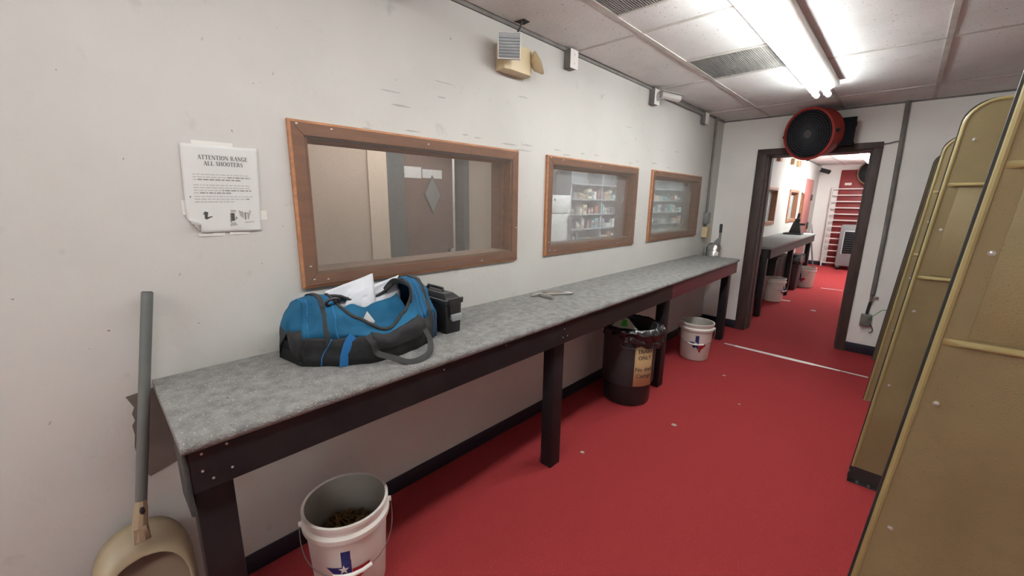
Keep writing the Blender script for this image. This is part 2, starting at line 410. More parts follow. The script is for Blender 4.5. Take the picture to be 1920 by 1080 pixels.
# gap hole in the tile where the lamp cable goes up
tag(MB().prism([(-.03, -.03), (.035, -.02), (.03, .03), (-.02, .035)], lambda u, v, w: (.06 + u, 1.80 + v, w), H - .0005, H + .002).build('trim_cable_hole', 'black_gap', smooth=0), kind='structure')


# windows
def window(n, y0, y1, z0, z1, pane, full=True):
    w = tag(thing('window_%d' % n, (0, y0, z0)), kind='structure')
    c = CS; fx = .021
    # mitred casing boards with a raw outer edge
    def board(p, q, name):
        MB().prism([p[0], p[1], q[1], q[0]], lambda u, v, w_: (w_, u, v), .001, fx).build(name, 'wood', w, bevel=.002, segs=1)
    e = .009
    o_ = [(y0 + e, z0 + e), (y1 - e, z0 + e), (y1 - e, z1 - e), (y0 + e, z1 - e)]; i_ = [(y0 + c, z0 + c), (y1 - c, z0 + c), (y1 - c, z1 - c), (y0 + c, z1 - c)]
    for k in range(4):
        board((o_[k], o_[(k + 1) % 4]), (i_[k], i_[(k + 1) % 4]), 'casing_board')
    ed = MB()
    ou = [(y0, z0), (y1, z0), (y1, z1), (y0, z1)]
    for k in range(4):
        a, b = ou[k], ou[(k + 1) % 4]; a2, b2 = o_[k], o_[(k + 1) % 4]
        ed.hexa([(.0005, a[0], a[1]), (.0005, b[0], b[1]), (.0005, b2[0], b2[1]), (.0005, a2[0], a2[1])], [(fx - .006, a[0], a[1]), (fx - .006, b[0], b[1]), (fx - .001, b2[0], b2[1]), (fx - .001, a2[0], a2[1])])
    ed.build('casing_edge', 'wood_edge', w, smooth=0, weld=False)
    a, b, p, q = y0 + c, y1 - c, z0 + c, z1 - c
    MB().box(-.15, .012, a - .001, a + .012, p, q).box(-.15, .012, b - .012, b + .001, p, q).build('jamb', 'wood', w, smooth=0)
    box('sill', 'wood_sill', w, -.15, .012, a, b, p - .001, p + .010)
    box('head', 'door_wood', w, -.15, .012, a, b, q - .008, q + .001)
    g = -.062
    MB().box(g + .006, g + .022, a + .012, b - .012, q - .022, q - .008).box(g + .006, g + .02, a + .012, a + .020, p + .01, q - .008).box(g + .006, g + .02, b - .020, b - .012, p + .01, q - .008).build('stop_bead', 'wood', w, bevel=.002, segs=1)
    box('head_batten', 'wood', w, -.02, -.008, a + .012, b - .012, q - .016, q - .008)
    MB().box(g - .003, g + .003, a + .012, b - .012, p + .010, q - .008).build('pane', pane, w, smooth=0)
    if full:
        sm = MB(); r = .00028; pit = .0044; k = 0
        yy = y0 + .012
        while yy < y1 - .01:
            sm.box(fx + .0004, fx + .0010, yy, yy + 2 * r, z0 + .012, z1 - .012); yy += pit
        zz = z0 + .012
        while zz < z1 - .01:
            sm.box(fx + .0004, fx + .0010, y0 + .012, y1 - .012, zz, zz + 2 * r); zz += pit
        so = sm.build('mesh_screen', 'mesh_wire', w, smooth=0, weld=False); so['kind'] = 'stuff'
        nl = MB()
        for yy, zz in ((y0 + .035, z0 + .09), (y0 + .10, z0 + .03), (y0 + .045, z0 + .035), (y0 + .16, z1 - .02), (y0 + .62, z1 - .03), (y1 - .3, z0 + .025), (y1 - .02, z0 + .2), (y0 + .03, z1 - .015)):
            nl.box(fx, fx + .002, yy - .004, yy + .004, zz - .002, zz + .002)
        nl.build('staples', 'print_white', w, smooth=0)
    return w
for i, (a, b) in enumerate(WINS): window(i + 1, a, b, WZ[0], WZ[1], M['pane_%d' % (i + 1)])
for i, (a, b) in enumerate(FAR_WINS): window(i + 4, a, b, WZ[0], WZ[1], M['pane_3'], full=False)
w6 = tag(thing('window_6', (0, 10.93, 1.14)), kind='structure')
MB().box(-.1, .02, 10.93, 10.965, 1.14, 1.76).box(-.1, .02, 11.195, 11.23, 1.14, 1.76).box(-.1, .02, 10.93, 11.23, 1.14, 1.175).box(-.1, .02, 10.93, 11.23, 1.725, 1.76).build('frame', 'wood', w6, smooth=0)
MB().box(-.06, -.055, 10.965, 11.195, 1.175, 1.725).build('pane', 'pane_1', w6, smooth=0)
tag(MB().box(-.9, -.85, 10.3, 13.0, 0, 2.5).build('wall_amber_room', 'amber', smooth=0), kind='structure')

# doorway in the far wall
d1 = tag(thing('door_1', (OX0, D, 0)), kind='structure')
box('casing', 'door_wood', d1, .398, OX0 + .004, D - .022, D, 0, 2.108, .003)
box('casing', 'door_wood', d1, OX1 - .004, 1.462, D - .022, D, 0, 2.108, .003)
box('casing_head', 'door_wood', d1, .398, 1.462, D - .024, D - .001, OZ - .004, 2.108, .003)
box('jamb', 'door_wood', d1, OX0, OX0 + .018, D, D + DT, 0, OZ)
box('jamb', 'door_wood', d1, OX1 - .018, OX1, D, D + DT, 0, OZ)
box('head_jamb', 'door_wood', d1, OX0, OX1, D, D + DT, OZ - .018, OZ)
MB().box(OX0 + .018, OX0 + .032, D + .10, D + .14, 0, OZ - .018).box(OX1 - .032, OX1 - .018, D + .10, D + .14, 0, OZ - .018).build('door_stop', 'door_wood', d1, smooth=0)
# red door in the left wall of the far room, double red doors in its end wall
d2 = tag(thing('door_2', (0, 11.33, 0)), kind='structure')
box('leaf', 'pink_door', d2, -.03, .02, 11.28, 12.15, .01, 2.07, .004)
MB().box(.02, .05, 12.03, 12.11, 1.60, 1.74).box(.02, .05, 12.03, 12.11, .93, 1.09).build('hinge', 'steel_dark', d2, bevel=.006)
d3 = tag(thing('door_3', (.44, D2, 0)), kind='structure')
box('leaf', 'red_door', d3, .43, 1.36, D2 - .03, D2 - .001, .0, 2.33, .004)
box('sign', 'print_white', d3, .53, .66, D2 - .034, D2 - .0305, 1.975, 2.03)


# ------------------------------------------------------------------ light fixtures
def fixture(x, y0, y1, m, label):
    t = thing('light_fixture', (x, y0, H), label, 'light', 'tube lights on the ceiling')
    MB().prism([(-.105, 0), (.105, 0), (.105, -.030), (.06, -.052), (-.06, -.052), (-.105, -.030)], lambda u, v, w: (x + u, w, H + v), y0 + .02, y1 - .05).build('housing', 'white_metal', t, bevel=.003, segs=1)
    for k, s in enumerate((-.038, .038)):
        MB().cyl((x + s, y0 + .0, H - .080), (x + s, y1, H - .080), .019, n=14).build('tube', m, t)
        for yy in (y0 + .03, y1 - .09):
            MB().box(x + s - .02, x + s + .02, yy, yy + .022, H - .098, H - .05).build('socket', 'white_metal', t, bevel=.003, segs=1)
    return t
fixture(1.085, 1.86, 4.27, 'tube_m', 'long twin tube light glowing on the near ceiling')
fixture(1.085, -.58, 1.83, 'tube_b', 'twin tube light on the ceiling above the camera')
fixture(1.085, -3.6, -1.2, 'tube_fill', 'added twin tube fill light out of view behind the camera')  # added fixture out of view, brightened to fill the far wall and dividers
fixture(1.03, 9.1, 11.52, 'tube_f', 'glowing tube light seen through the doorway of the far room')

# ------------------------------------------------------------------ shooting stall dividers
def divider(loc, dark=False, label='', foot=False, ext=1.0):
    t = thing('stall_divider', loc, label, 'partition', 'tan stall dividers along the right side')
    X, Y, Z = loc
    def ex(z): return X + .068 * z
    def outline(d):
        e = lambda z: ex(z) - d
        R = .105; zt = 1.972 + d
        cx = e(zt - R) + R
        pl = [(e(.0), .0), (e(.5), .5), (e(1.), 1.), (e(1.5), 1.5)]
        pl += [(cx - R * math.cos(a), zt - R + R * math.sin(a)) for a in [PI / 2 * k / 8 for k in range(9)]]
        pl += [(X + ext, zt + .012), (X + ext, 0)]
        return pl
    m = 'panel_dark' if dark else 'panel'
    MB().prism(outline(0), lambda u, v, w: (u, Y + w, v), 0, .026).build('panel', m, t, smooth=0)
    MB().prism(outline(.006), lambda u, v, w: (u, Y + w, v), .027, .040).build('backing_sheet', 'steel_dark', t, smooth=0)
    pts = [(u, Y + .002, v) for u, v in outline(-.006)[:-1]]
    MB().tube(pts, .008, 8).build('rim', 'panel_dark' if dark else 'panel_rim_lit', t)
    for zz in (1.172, 1.610):
        x0 = ex(zz) + .012
        MB().hexa([(x0, Y, zz - .012), (X + ext, Y, zz - .014), (X + ext, Y, zz + .012), (x0, Y, zz + .008)], [(x0 + .035, Y - .014, zz - .005), (X + ext, Y - .024, zz - .006), (X + ext, Y - .020, zz + .006), (x0 + .035, Y - .012, zz + .003)]).build('ridge', m if dark else 'panel_rim_lit', t, bevel=.002, segs=1)
    MB().prism([(ex(1.19) + .054, 1.186), (X + ext, 1.186), (X + ext, 1.597), (ex(1.59) + .054, 1.597)], lambda u, v, w: (u, Y + w, v), -.004, .001).build('inset_panel', m, t, bevel=.003, segs=2)
    for zz in (.595, 1.0, 1.403, 1.803):
        x = ex(zz) + (.042 if zz < 1.7 else .052)
        b = MB().cyl((x, Y, zz), (x, Y - .002, zz), .0068, n=14); b.sphere((x, Y - .002, zz), .0054, 10, (1, .55, 1)); b.build('bolt', 'bolt', t)
    if foot:
        MB().box(X - .003, X + .30, Y - .03, Y - .001, 0, .004).box(X - .003, X + .30, Y - .006, Y - .001, 0, .085).box(X - .003, X + .004, Y - .03, Y, 0, .06).build('foot_bracket', 'steel_dark', t, smooth=0)
        for x in (X + .04, X + .09): MB().cyl((x, Y - .018, .004), (x, Y - .018, .014), .007, n=6).build('foot_bolt', 'steel', t)
    return t
divider((1.748, 1.50, 0), label='nearest tan stall divider, filling the right edge of the photo')
divider((1.714, 2.79, 0), label='second tan stall divider, with a dark foot bracket on the carpet', foot=True)
divider((1.706, 4.09, 0), label='third tan stall divider, showing as a narrow strip')
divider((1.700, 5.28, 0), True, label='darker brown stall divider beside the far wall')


# ------------------------------------------------------------------ benches
def bench(label, y0, y1, xf0, xf1, zt, legs, boards, near_block=True, screws=(), tone='bench_carpet', legx=(.415, .488)):
    t = thing('workbench', (.26, (y0 + y1) / 2, 0), label, 'bench')
    th = .026
    top = MB(); n = 60; prof = lambda xf: [(.002, zt - th), (.002, zt), (xf - .014, zt), (xf - .004, zt - .004), (xf, zt - .012), (xf, zt - .022), (xf - .006, zt - th - .004)]
    k = 7; vs = []; fs = []
    for i in range(n + 1):
        f = i / n; yy = y0 + (y1 - y0) * f; xf = xf0 + (xf1 - xf0) * f + .0025 * noise.noise(Vector((yy * 9, 3, 1)))
        vs += [(a, yy, b + (.0012 * noise.noise(Vector((yy * 14, a * 5, 2))))) for a, b in prof(xf)]
    for i in range(n):
        for j in range(k): fs.append((i * k + j, i * k + (j + 1) % k, (i + 1) * k + (j + 1) % k, (i + 1) * k + j))
    fs += [tuple(range(k)), tuple(n * k + j for j in range(k))[::-1]]
    top.add(vs, fs).build('carpet_top', tone, t, smooth=50)
    za, zb = zt - .152, zt - th - .005
    def xat(yy): return xf0 + (xf1 - xf0) * (yy - y0) / (y1 - y0)
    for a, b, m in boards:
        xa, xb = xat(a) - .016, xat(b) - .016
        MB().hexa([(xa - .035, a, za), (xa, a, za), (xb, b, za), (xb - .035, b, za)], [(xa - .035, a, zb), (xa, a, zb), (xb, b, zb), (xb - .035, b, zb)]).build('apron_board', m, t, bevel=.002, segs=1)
    for yy in legs:
        xa = xat(yy) - .052
        MB().box(xa - .075, xa, yy, yy + .088, 0, zt - th - .006).build('leg', 'black_wood', t, bevel=.004, segs=2)
    if near_block:
        MB().box(.384, .519, y0 + .001, y0 + .0115, zt - .214, zt - th - .006).build('end_block', 'grey_wood', t, bevel=.004, segs=1)
    for yy in legs[1:-1]:
        box('cross_brace', 'black_wood', t, .014, xat(yy) - .13, yy + .02, yy + .06, zt - .13, zt - th - .006)
    for yy, zz in screws:
        x = xat(yy) - .016
        MB().cyl((x - .001, yy, zz), (x + .002, yy, zz), .0032, n=8).build('screw', 'bolt', t)
    return t
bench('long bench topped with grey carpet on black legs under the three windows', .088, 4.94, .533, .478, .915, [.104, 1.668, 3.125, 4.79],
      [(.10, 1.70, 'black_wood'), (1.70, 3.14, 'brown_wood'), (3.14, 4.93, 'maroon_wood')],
      screws=[(.128, .868), (.183, .872), (.125, .82), (.188, .80), (.145, .79), (1.70, .845), (1.69, .80), (1.73, .80), (.9, .86), (1.25, .87), (3.16, .83)])
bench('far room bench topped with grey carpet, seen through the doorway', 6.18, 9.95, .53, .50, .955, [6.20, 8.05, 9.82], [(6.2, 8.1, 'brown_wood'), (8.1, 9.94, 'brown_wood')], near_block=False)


# ------------------------------------------------------------------ duffel bag
BZ = .915
bag = thing('duffel_bag', (.2, .74, BZ), 'open blue and black duffel bag slumped on the grey bench', 'bag')
FX = [(0, .235), (.1, .285), (.21, .335), (.38, .385), (.54, .385), (.71, .372), (.83, .345), (1, .285)]


def lerp(tab, u):
    for (a, p), (b, q) in zip(tab, tab[1:]):
        if u <= b:
            f = (u - a) / (b - a); f = f * f * (3 - 2 * f) * .5 + f * .5
            return p + (q - p) * f
    return tab[-1][1]
YU = lambda u, s: .475 + .55 * u
HT = [(0, .225), (.12, .245), (.3, .215), (.5, .19), (.65, .20), (.8, .255), (.92, .262), (1, .225)]


def bagp(u, th, out=0.):
    xf = lerp(FX, u); xb = .055 + .03 * (1 - math.sin(PI * u)); h = lerp(HT, u)
    xm = (xf + xb) / 2; a = (xf - xb) / 2
    c = math.cos(th); s = max(0, math.sin(th))
    sx = (abs(c) ** .62) * (1 if c >= 0 else -1)
    bul = .018 * math.sin(min(1, s * 2) * PI) * (1 if c > 0 else 0)
    x = xm + (a * sx) * (1 - .16 * s) + bul; z = h * (s ** .62)
    yy = YU(u, s) + (.035 * s ** 1.5 * (1 - u) * 1.0) - .01 * s * u
    # end faces lean: the back of each end reaches further out
    yy += -.02 * (1 - c) * .5 * (1 - u) ** 3
    p = Vector((x, yy, BZ + .002 + z))
    d = noise.noise_vector(p * 8) * .018 + noise.noise_vector(p * 19) * .009 + noise.noise_vector(p * 45) * .003
    d.z *= min(1, z * 12); p += Vector((d.x * min(1, z * 15 + .2), d.y * .6, d.z))
    if out:
        n = Vector((sx, 0, s + .15)).normalized(); p += n * out
    return p
U0, U1 = .19, .80


def wopen(u):
    if u <= U0 or u >= U1: return 0
    return math.sin(PI * (u - U0) / (U1 - U0)) ** .5
TS = math.radians(17)
T0 = lambda u: PI / 2 - math.radians(61) * wopen(u)
T1 = lambda u: PI / 2 + math.radians(22) * wopen(u)
NU = 56
MB().grid(lambda u, v: bagp(u, v * TS), NU, 7).grid(lambda u, v: bagp(u, PI - v * TS), NU, 5).build('lower_panel', 'bag_black', bag, smooth=70, solid=.003)
up_ = MB().grid(lambda u, v: bagp(u, TS + v * (T0(u) - TS)), NU, 12).grid(lambda u, v: bagp(u, PI - TS - v * (PI - TS - T1(u))), NU, 12)
up_.build('upper_panel', 'blue', bag, smooth=70, solid=.003)
for u, s in ((0, -1), (1, 1)):
    lo, hi = MB(), MB(); n = 28
    cen = bagp(u, PI / 2); base = (bagp(u, 0) + bagp(u, PI)) / 2; cen = base.lerp(cen, .5) + Vector((0, s * .022, 0))
    for rr0, rr1 in ((0, .5), (.5, 1)):
        for i in range(n):
            a, b = PI * i / n, PI * (i + 1) / n
            q = []
            for t_, r_ in ((a, rr0), (a, rr1), (b, rr1), (b, rr0)):
                e = bagp(u, t_); p = cen.lerp(e, r_) + Vector((0, s * .012 * math.sin(PI * r_), 0)); q.append(p)
            m = (q[1].z + q[2].z) / 2 - BZ
            dst = hi if m > .135 else lo
            dst.add(q, [(0, 1, 2, 3)] if rr0 > 0 else [(0, 1, 2)])
    lo.add([cen, bagp(u, 0), bagp(u, PI)], [(0, 1, 2)])
    lo.build('end_panel_lower', 'bag_black', bag, smooth=70, solid=.002); hi.build('end_panel_upper', 'blue', bag, smooth=70, solid=.002)
MB().grid(lambda u, v: Vector((.11 + (lerp(FX, .05 + .9 * u) - .135) * v, .50 + .49 * u, BZ + .003)), 10, 2).build('base_panel', 'bag_black', bag, solid=.003)
MB().grid(lambda u, v: Vector((.195 + .135 * v + .012 * noise.noise(Vector((u * 4, v * 3, 5))), YU(.24 + .52 * u, 0), BZ + .172 - .075 * v - .012 * math.sin(PI * v) + .016 * noise.noise(Vector((u * 5, v * 3, 9))) + .03 * (2 * u - 1) ** 2)), 24, 10).build('inner_flap', 'blue', bag, smooth=70, solid=.003)
us = [U0 + (U1 - U0) * k / 40 for k in range(41)]
zf = [bagp(u, T0(u), .003) for u in us]; zb_ = [bagp(u, T1(u), .003) for u in us]
MB().tube(zf + zb_[::-1][1:-1], .0065, 8, closed=True).build('zip_edging', 'strap', bag)
for u in (.115, .90):
    ths = [TS * .6 + (PI - TS * 1.2) * k / 30 for k in range(31)]
    MB().ribbon([bagp(u, t_, .002) for t_ in ths], [Vector((math.cos(t_), 0, math.sin(t_) + .1)) for t_ in ths], .017, .003).build('zip_strip', 'strap', bag)
for u in (.03, .175, .80, .845):
    ths = [TS + (PI - TS * 2) * k / 30 for k in range(31)]
    MB().tube([bagp(u, t_, .001) for t_ in ths], .0016, 6).build('seam', 'blue_strap', bag)
# blue webbing strip and piping on the lower front
st = [(.205, TS * .0), (.205, TS * .2), (.215, TS * .45), (.235, TS * .75), (.26, TS * 1.05)]
MB().ribbon([bagp(u, t_, .003) for u, t_ in st], Vector((1, 0, .1)), .034, .003).build('blue_strip', 'blue_strap', bag)
for u0, u1 in ((.09, .14), (.955, .93), (.985, .975)):
    MB().tube([bagp(u0 + (u1 - u0) * k / 8, TS * k / 8, .002) for k in range(9)], .0022, 6).build('piping', 'blue_strap', bag)
MB().ribbon([bagp(.44 + .30 * k / 10, TS * .62, .001) for k in range(11)], Vector((1, 0, .2)), .004, .002).build('pocket_seam', 'strap', bag)
MB().grid(lambda u, v: bagp(.36 + .40 * u, TS * .25 + v * TS * 1.15, .004), 16, 8).build('front_pocket', 'bag_black', bag, smooth=70, solid=.002)


def curve(cp, n=10):
    out = []
    for i in range(len(cp) - 1):
        p0 = Vector(cp[max(i - 1, 0)]); p1 = Vector(cp[i]); p2 = Vector(cp[i + 1]); p3 = Vector(cp[min(i + 2, len(cp) - 1)])
        for k in range(n):
            t = k / n
            out.append(.5 * ((2 * p1) + (p2 - p0) * t + (2 * p0 - 5 * p1 + 4 * p2 - p3) * t * t + (3 * p1 - p0 - 3 * p2 + p3) * t ** 3))
    out.append(Vector(cp[-1])); return out
hp = curve([bagp(.335, TS * 1.05, .006), bagp(.355, TS * .6, .008), bagp(.375, TS * .2, .012), (.435, .725, BZ + .022), (.475, .765, BZ + .006), (.487, .81, BZ + .008), (.462, .868, BZ + .016), (.418, .90, BZ + .045), bagp(.775, TS * .55, .014), bagp(.755, TS * .9, .008), bagp(.735, TS * 1.3, .006)])
nm = []
for i, p in enumerate(hp):
    f = i / (len(hp) - 1); nm.append(Vector((1, 0, .25 + .9 * math.sin(PI * f) ** 2)))
MB().ribbon(hp, nm, .023, .003).build('carry_handle', 'strap', bag, smooth=60)
hb_ = curve([bagp(.33, PI - TS * 1.1, .006), bagp(.36, PI - TS * 1.6, .012), bagp(.5, PI - TS * 2.0, .014), bagp(.64, PI - TS * 1.6, .012), bagp(.68, PI - TS * 1.1, .006)])
MB().ribbon(hb_, Vector((-1, 0, .3)), .027, .003).build('carry_handle', 'strap', bag, smooth=60)
# strap ring on the near shoulder
c0 = bagp(.175, math.radians(66), .014)
MB().tube([c0 + Vector((.010 * math.sin(a), .024 * math.cos(a), .015 * math.sin(a))) for a in [2 * PI * k / 16 for k in range(16)]], .0055, 8, closed=True).build('strap_ring', 'black', bag)
c1 = bagp(.74, math.radians(60), .004)
MB().ribbon(curve([bagp(.70, math.radians(115), .004), bagp(.745, math.radians(95), .012), bagp(.765, math.radians(70), .008), bagp(.73, math.radians(48), .006)], 8), Vector((0, 1, .6)), .022, .004).build('zip_flap', 'strap', bag)


# papers tucked in the bag
def sheet(name, corners, label, amp, seed, m='paper_blue', nu=18, nv=14):
    a, b, c, d = [Vector(p) for p in corners]
    t = thing(name, a, label, 'paper')
    def fn(u, v):
        p = (a.lerp(b, u)).lerp(d.lerp(c, u), v)
        k = noise.noise(Vector((u * 2.2 + seed, v * 2.2, seed))) + .5 * noise.noise(Vector((u * 6, v * 6 + seed, 1)))
        n = (b - a).cross(d - a).normalized()
        return p + n * amp * k
    MB().grid(fn, nu, nv).build('sheet', m, t, smooth=25, solid=.0008)
    return t
sheet('paper_sheet', [(.18, .60, BZ + .10), (.20, .80, BZ + .09), (.125, .822, BZ + .285), (.115, .625, BZ + .235)], 'left white paper sheet sticking up from the blue bag', .016, 3.1)
sheet('paper_sheet', [(.20, .63, BZ + .11), (.185, .925, BZ + .12), (.125, .945, BZ + .263), (.15, .70, BZ + .215)], 'right creased white paper sheet leaning in the blue bag', .022, 8.4)
cr = thing('crumpled_paper', (.285, .69, BZ + .1), 'small folded white paper inside the bag mouth', 'paper')
MB().add([(.30, .635, BZ + .125), (.29, .662, BZ + .168), (.285, .688, BZ + .14), (.28, .712, BZ + .172), (.295, .735, BZ + .13), (.25, .66, BZ + .12), (.24, .71, BZ + .12), (.28, .685, BZ + .06)],
         [(0, 1, 2), (2, 3, 4), (0, 5, 1), (1, 5, 2), (2, 6, 3), (3, 6, 4), (2, 5, 6), (0, 7, 5), (5, 7, 6), (6, 7, 4), (0, 2, 7), (2, 4, 7)]).build('sheet', 'paper', cr, smooth=0)

# ------------------------------------------------------------------ ammunition box
am = thing('ammo_box', (.18, 1.108, BZ), 'black plastic ammunition box with a silver-edged latch behind the duffel bag', 'box')
x0, x1, y0, y1 = .045, .312, 1.062, 1.152
MB().hexa([(x0 + .006, y0 + .005, BZ), (x1 - .006, y0 + .005, BZ), (x1 - .006, y1 - .005, BZ), (x0 + .006, y1 - .005, BZ)], [(x0, y0, BZ + .137), (x1, y0, BZ + .137), (x1, y1, BZ + .137), (x0, y1, BZ + .137)]).build('body', 'black', am, bevel=.005)
for k in range(3):
    MB().box(x0 + .03 + k * .08, x0 + .035 + k * .08, y0 - .001, y0 + .004, BZ + .01, BZ + .13).build('rib', 'black', am, bevel=.001, segs=1)
MB().box(x0 - .006, x1 + .006, y0 - .006, y1 + .006, BZ + .137, BZ + .158).build('lid_rim', 'black', am, bevel=.004)
MB().hexa([(x0, y0, BZ + .158), (x1, y0, BZ + .158), (x1, y1, BZ + .158), (x0, y1, BZ + .158)], [(x0 + .03, y0 + .02, BZ + .182), (x1 - .035, y0 + .02, BZ + .182), (x1 - .035, y1 - .02, BZ + .182), (x0 + .03, y1 - .02, BZ + .182)]).build('lid', 'black', am, bevel=.004)
MB().tube([(x0 + .07, 1.107, BZ + .18), (x0 + .075, 1.107, BZ + .196), (x1 - .08, 1.107, BZ + .196), (x1 - .075, 1.107, BZ + .18)], .007, 8).build('carry_handle', 'black', am)
lt = MB().hexa([(x1 + .006, y0 + .018, BZ + .085), (x1 + .016, y0 + .018, BZ + .085), (x1 + .016, y1 - .018, BZ + .085), (x1 + .006, y1 - .018, BZ + .085)], [(x1 + .004, y0 + .012, BZ + .165), (x1 + .014, y0 + .012, BZ + .165), (x1 + .014, y1 - .012, BZ + .165), (x1 + .004, y1 - .012, BZ + .165)]).build('latch', 'black', am, bevel=.003)
MB().hexa([(x1 + .010, y0 + .014, BZ + .072), (x1 + .030, y0 + .014, BZ + .066), (x1 + .030, y1 - .014, BZ + .066), (x1 + .010, y1 - .014, BZ + .072)], [(x1 + .012, y0 + .016, BZ + .094), (x1 + .018, y0 + .016, BZ + .096), (x1 + .018, y1 - .016, BZ + .096), (x1 + .012, y1 - .016, BZ + .094)]).build('latch_lip', 'lens', lt, bevel=.002)
MB().cyl((x1 - .02, y1 + .004, BZ + .15), (x1 - .02, y1 + .022, BZ + .15), .007, n=10).build('hinge_pin', 'black', am)

# ------------------------------------------------------------------ folding pliers
pl = thing('pliers', (.14, 2.03, BZ), 'chrome folding pliers lying open on the grey bench', 'tool')
P = lambda y, x, z=.008: (x, y, BZ + z)
MB().tube(curve([P(1.955, .10), P(2.04, .085, .012), P(2.125, .175, .014), P(2.15, .215, .012), P(2.135, .225, .01), P(2.06, .17, .01), P(1.99, .13, .01), P(1.955, .10)], 5), .0078, 8).build('handle', 'steel', pl)
MB().ribbon([P(1.955, .115, .004), P(1.955, .17, .004), P(1.945, .225, .004)], Vector((0, 0, 1)), .021, .016).build('handle', 'steel', pl)
hd = MB().cyl(P(1.945, .10, .002), P(1.945, .10, .018), .014, n=14); hd.hexa([P(1.90, .082, .003), P(1.94, .088, .003), P(1.945, .112, .003), P(1.90, .098, .003)], [P(1.90, .082, .012), P(1.94, .088, .016), P(1.945, .112, .016), P(1.90, .098, .012)]); hd.build('jaw', 'steel', pl, bevel=.002)
MB().tube(curve([P(2.0, .13, .014), P(2.08, .155, .018), P(2.12, .19, .018)], 6), .005, 8).build('lever', 'steel', pl)

# ------------------------------------------------------------------ paper notice
no = thing('wall_notice', (.002, .36, 1.53), 'white paper notice headed ATTENTION RANGE ALL SHOOTERS taped to the wall', 'notice')
NW = lambda y, z, x=0.: (.0035 + x, y, z)


def notice_pt(u, v, off=0.):   # u,v in the sheet, 0..1
    yl, yr = .2535 + (.2415 - .2535) * (1 - v), .4725 + (.459 - .4725) * (1 - v)
    y_ = yl + (yr - yl) * u; z_ = 1.388 + v * .2895 + .001 * u
    curl = max(0, .16 - u * 1.0 - v * 1.0); x_ = curl * curl * 1.4 + .002 * noise.noise(Vector((u * 3, v * 3, 0))) + .002
    return Vector((.0025 + x_ + off, y_ + curl * .22, z_ + curl * .22))
MB().grid(lambda u, v: notice_pt(u, v), 22, 28).build('sheet', 'paper', no, smooth=60, solid=.0006)
SER = {'A': (.92, [(.1, 0, .44, 1, .07), (.46, 1, .8, 0, .2), (.22, .32, .66, .32, .07), (-.02, .03, .24, .03, .06), (.62, .03, .98, .03, .06)]),
       'T': (.84, [(.42, 0, .42, 1, .2), (.04, .96, .80, .96, .08), (.06, .74, .06, 1, .06), (.78, .74, .78, 1, .06), (.22, .03, .62, .03, .06)]),
       'E': (.78, [(.2, 0, .2, 1, .2), (.02, .03, .72, .03, .07), (.02, .97, .68, .97, .07), (.2, .52, .5, .52, .07), (.7, 0, .7, .26, .06), (.66, .76, .66, 1, .06), (.5, .38, .5, .66, .05)]),
       'N': (.96, [(.14, 0, .14, 1, .07), (.82, 0, .82, 1, .07), (.14, .97, .78, .05, .2), (0, .03, .28, .03, .06), (0, .97, .2, .97, .06), (.66, .97, .96, .97, .06)]),
       'I': (.46, [(.22, 0, .22, 1, .2), (.02, .03, .42, .03, .06), (.02, .97, .42, .97, .06)]),
       'R': (.90, [(.2, 0, .2, 1, .2), (.02, .97, .5, .97, .07), (.02, .03, .4, .03, .06), (.2, .50, .5, .50, .06), (.62, .58, .62, .90, .18), (.5, .97, .64, .88, .08), (.5, .5, .64, .6, .08), (.42, .5, .78, .04, .18), (.74, .03, .9, .03, .06)]),
       'L': (.76, [(.2, 0, .2, 1, .2), (.02, .03, .7, .03, .07), (.02, .97, .4, .97, .06), (.69, 0, .69, .3, .06)]),
       'H': (.98, [(.2, 0, .2, 1, .2), (.76, 0, .76, 1, .2), (.2, .51, .76, .51, .07), (.02, .03, .4, .03, .06), (.02, .97, .4, .97, .06), (.56, .03, .96, .03, .06), (.56, .97, .96, .97, .06)]),
       'S': (.70, [(.12, .04, .12, .28, .06), (.12, .08, .36, .02, .08), (.36, .02, .56, .14, .12), (.57, .12, .54, .36, .18), (.54, .36, .18, .62, .2), (.16, .62, .14, .86, .17), (.16, .86, .36, .98, .1), (.36, .98, .56, .92, .08), (.56, .74, .56, .98, .06)])}
ring = lambda a0, a1, n: [(.44 + .34 * math.cos(math.radians(a0 + (a1 - a0) * i / n)), .5 + .48 * math.sin(math.radians(a0 + (a1 - a0) * i / n))) for i in range(n + 1)]
for ch, (a0, a1) in (('O', (0, 360)), ('G', (48, 330))):
    q = ring(a0, a1, 18); sg = []
    for (xa, ya), (xb, yb) in zip(q, q[1:]):
        w_ = .07 + .14 * abs((xa + xb) / 2 - .44) / .34; sg.append((xa, ya, xb, yb, w_))
    if ch == 'G': sg += [(.74, 0.04, .74, .42, .17), (.54, .42, .92, .42, .06), (.72, .72, .72, .98, .06)]
    SER[ch] = (.9, sg)


def serif(s):
    out = []; x = 0
    for c in s:
        if c == ' ': x += .45; continue
        w, sg = SER[c]
        for a, b, c_, d, t in sg:
            dx, dy = c_ - a, d - b; l = math.hypot(dx, dy); nx, ny = -dy / l * t / 2, dx / l * t / 2
            out.append([(x + a + nx, b + ny), (x + c_ + nx, d + ny), (x + c_ - nx, d - ny), (x + a - nx, b - ny)])
        x += w + .05
    return out, x


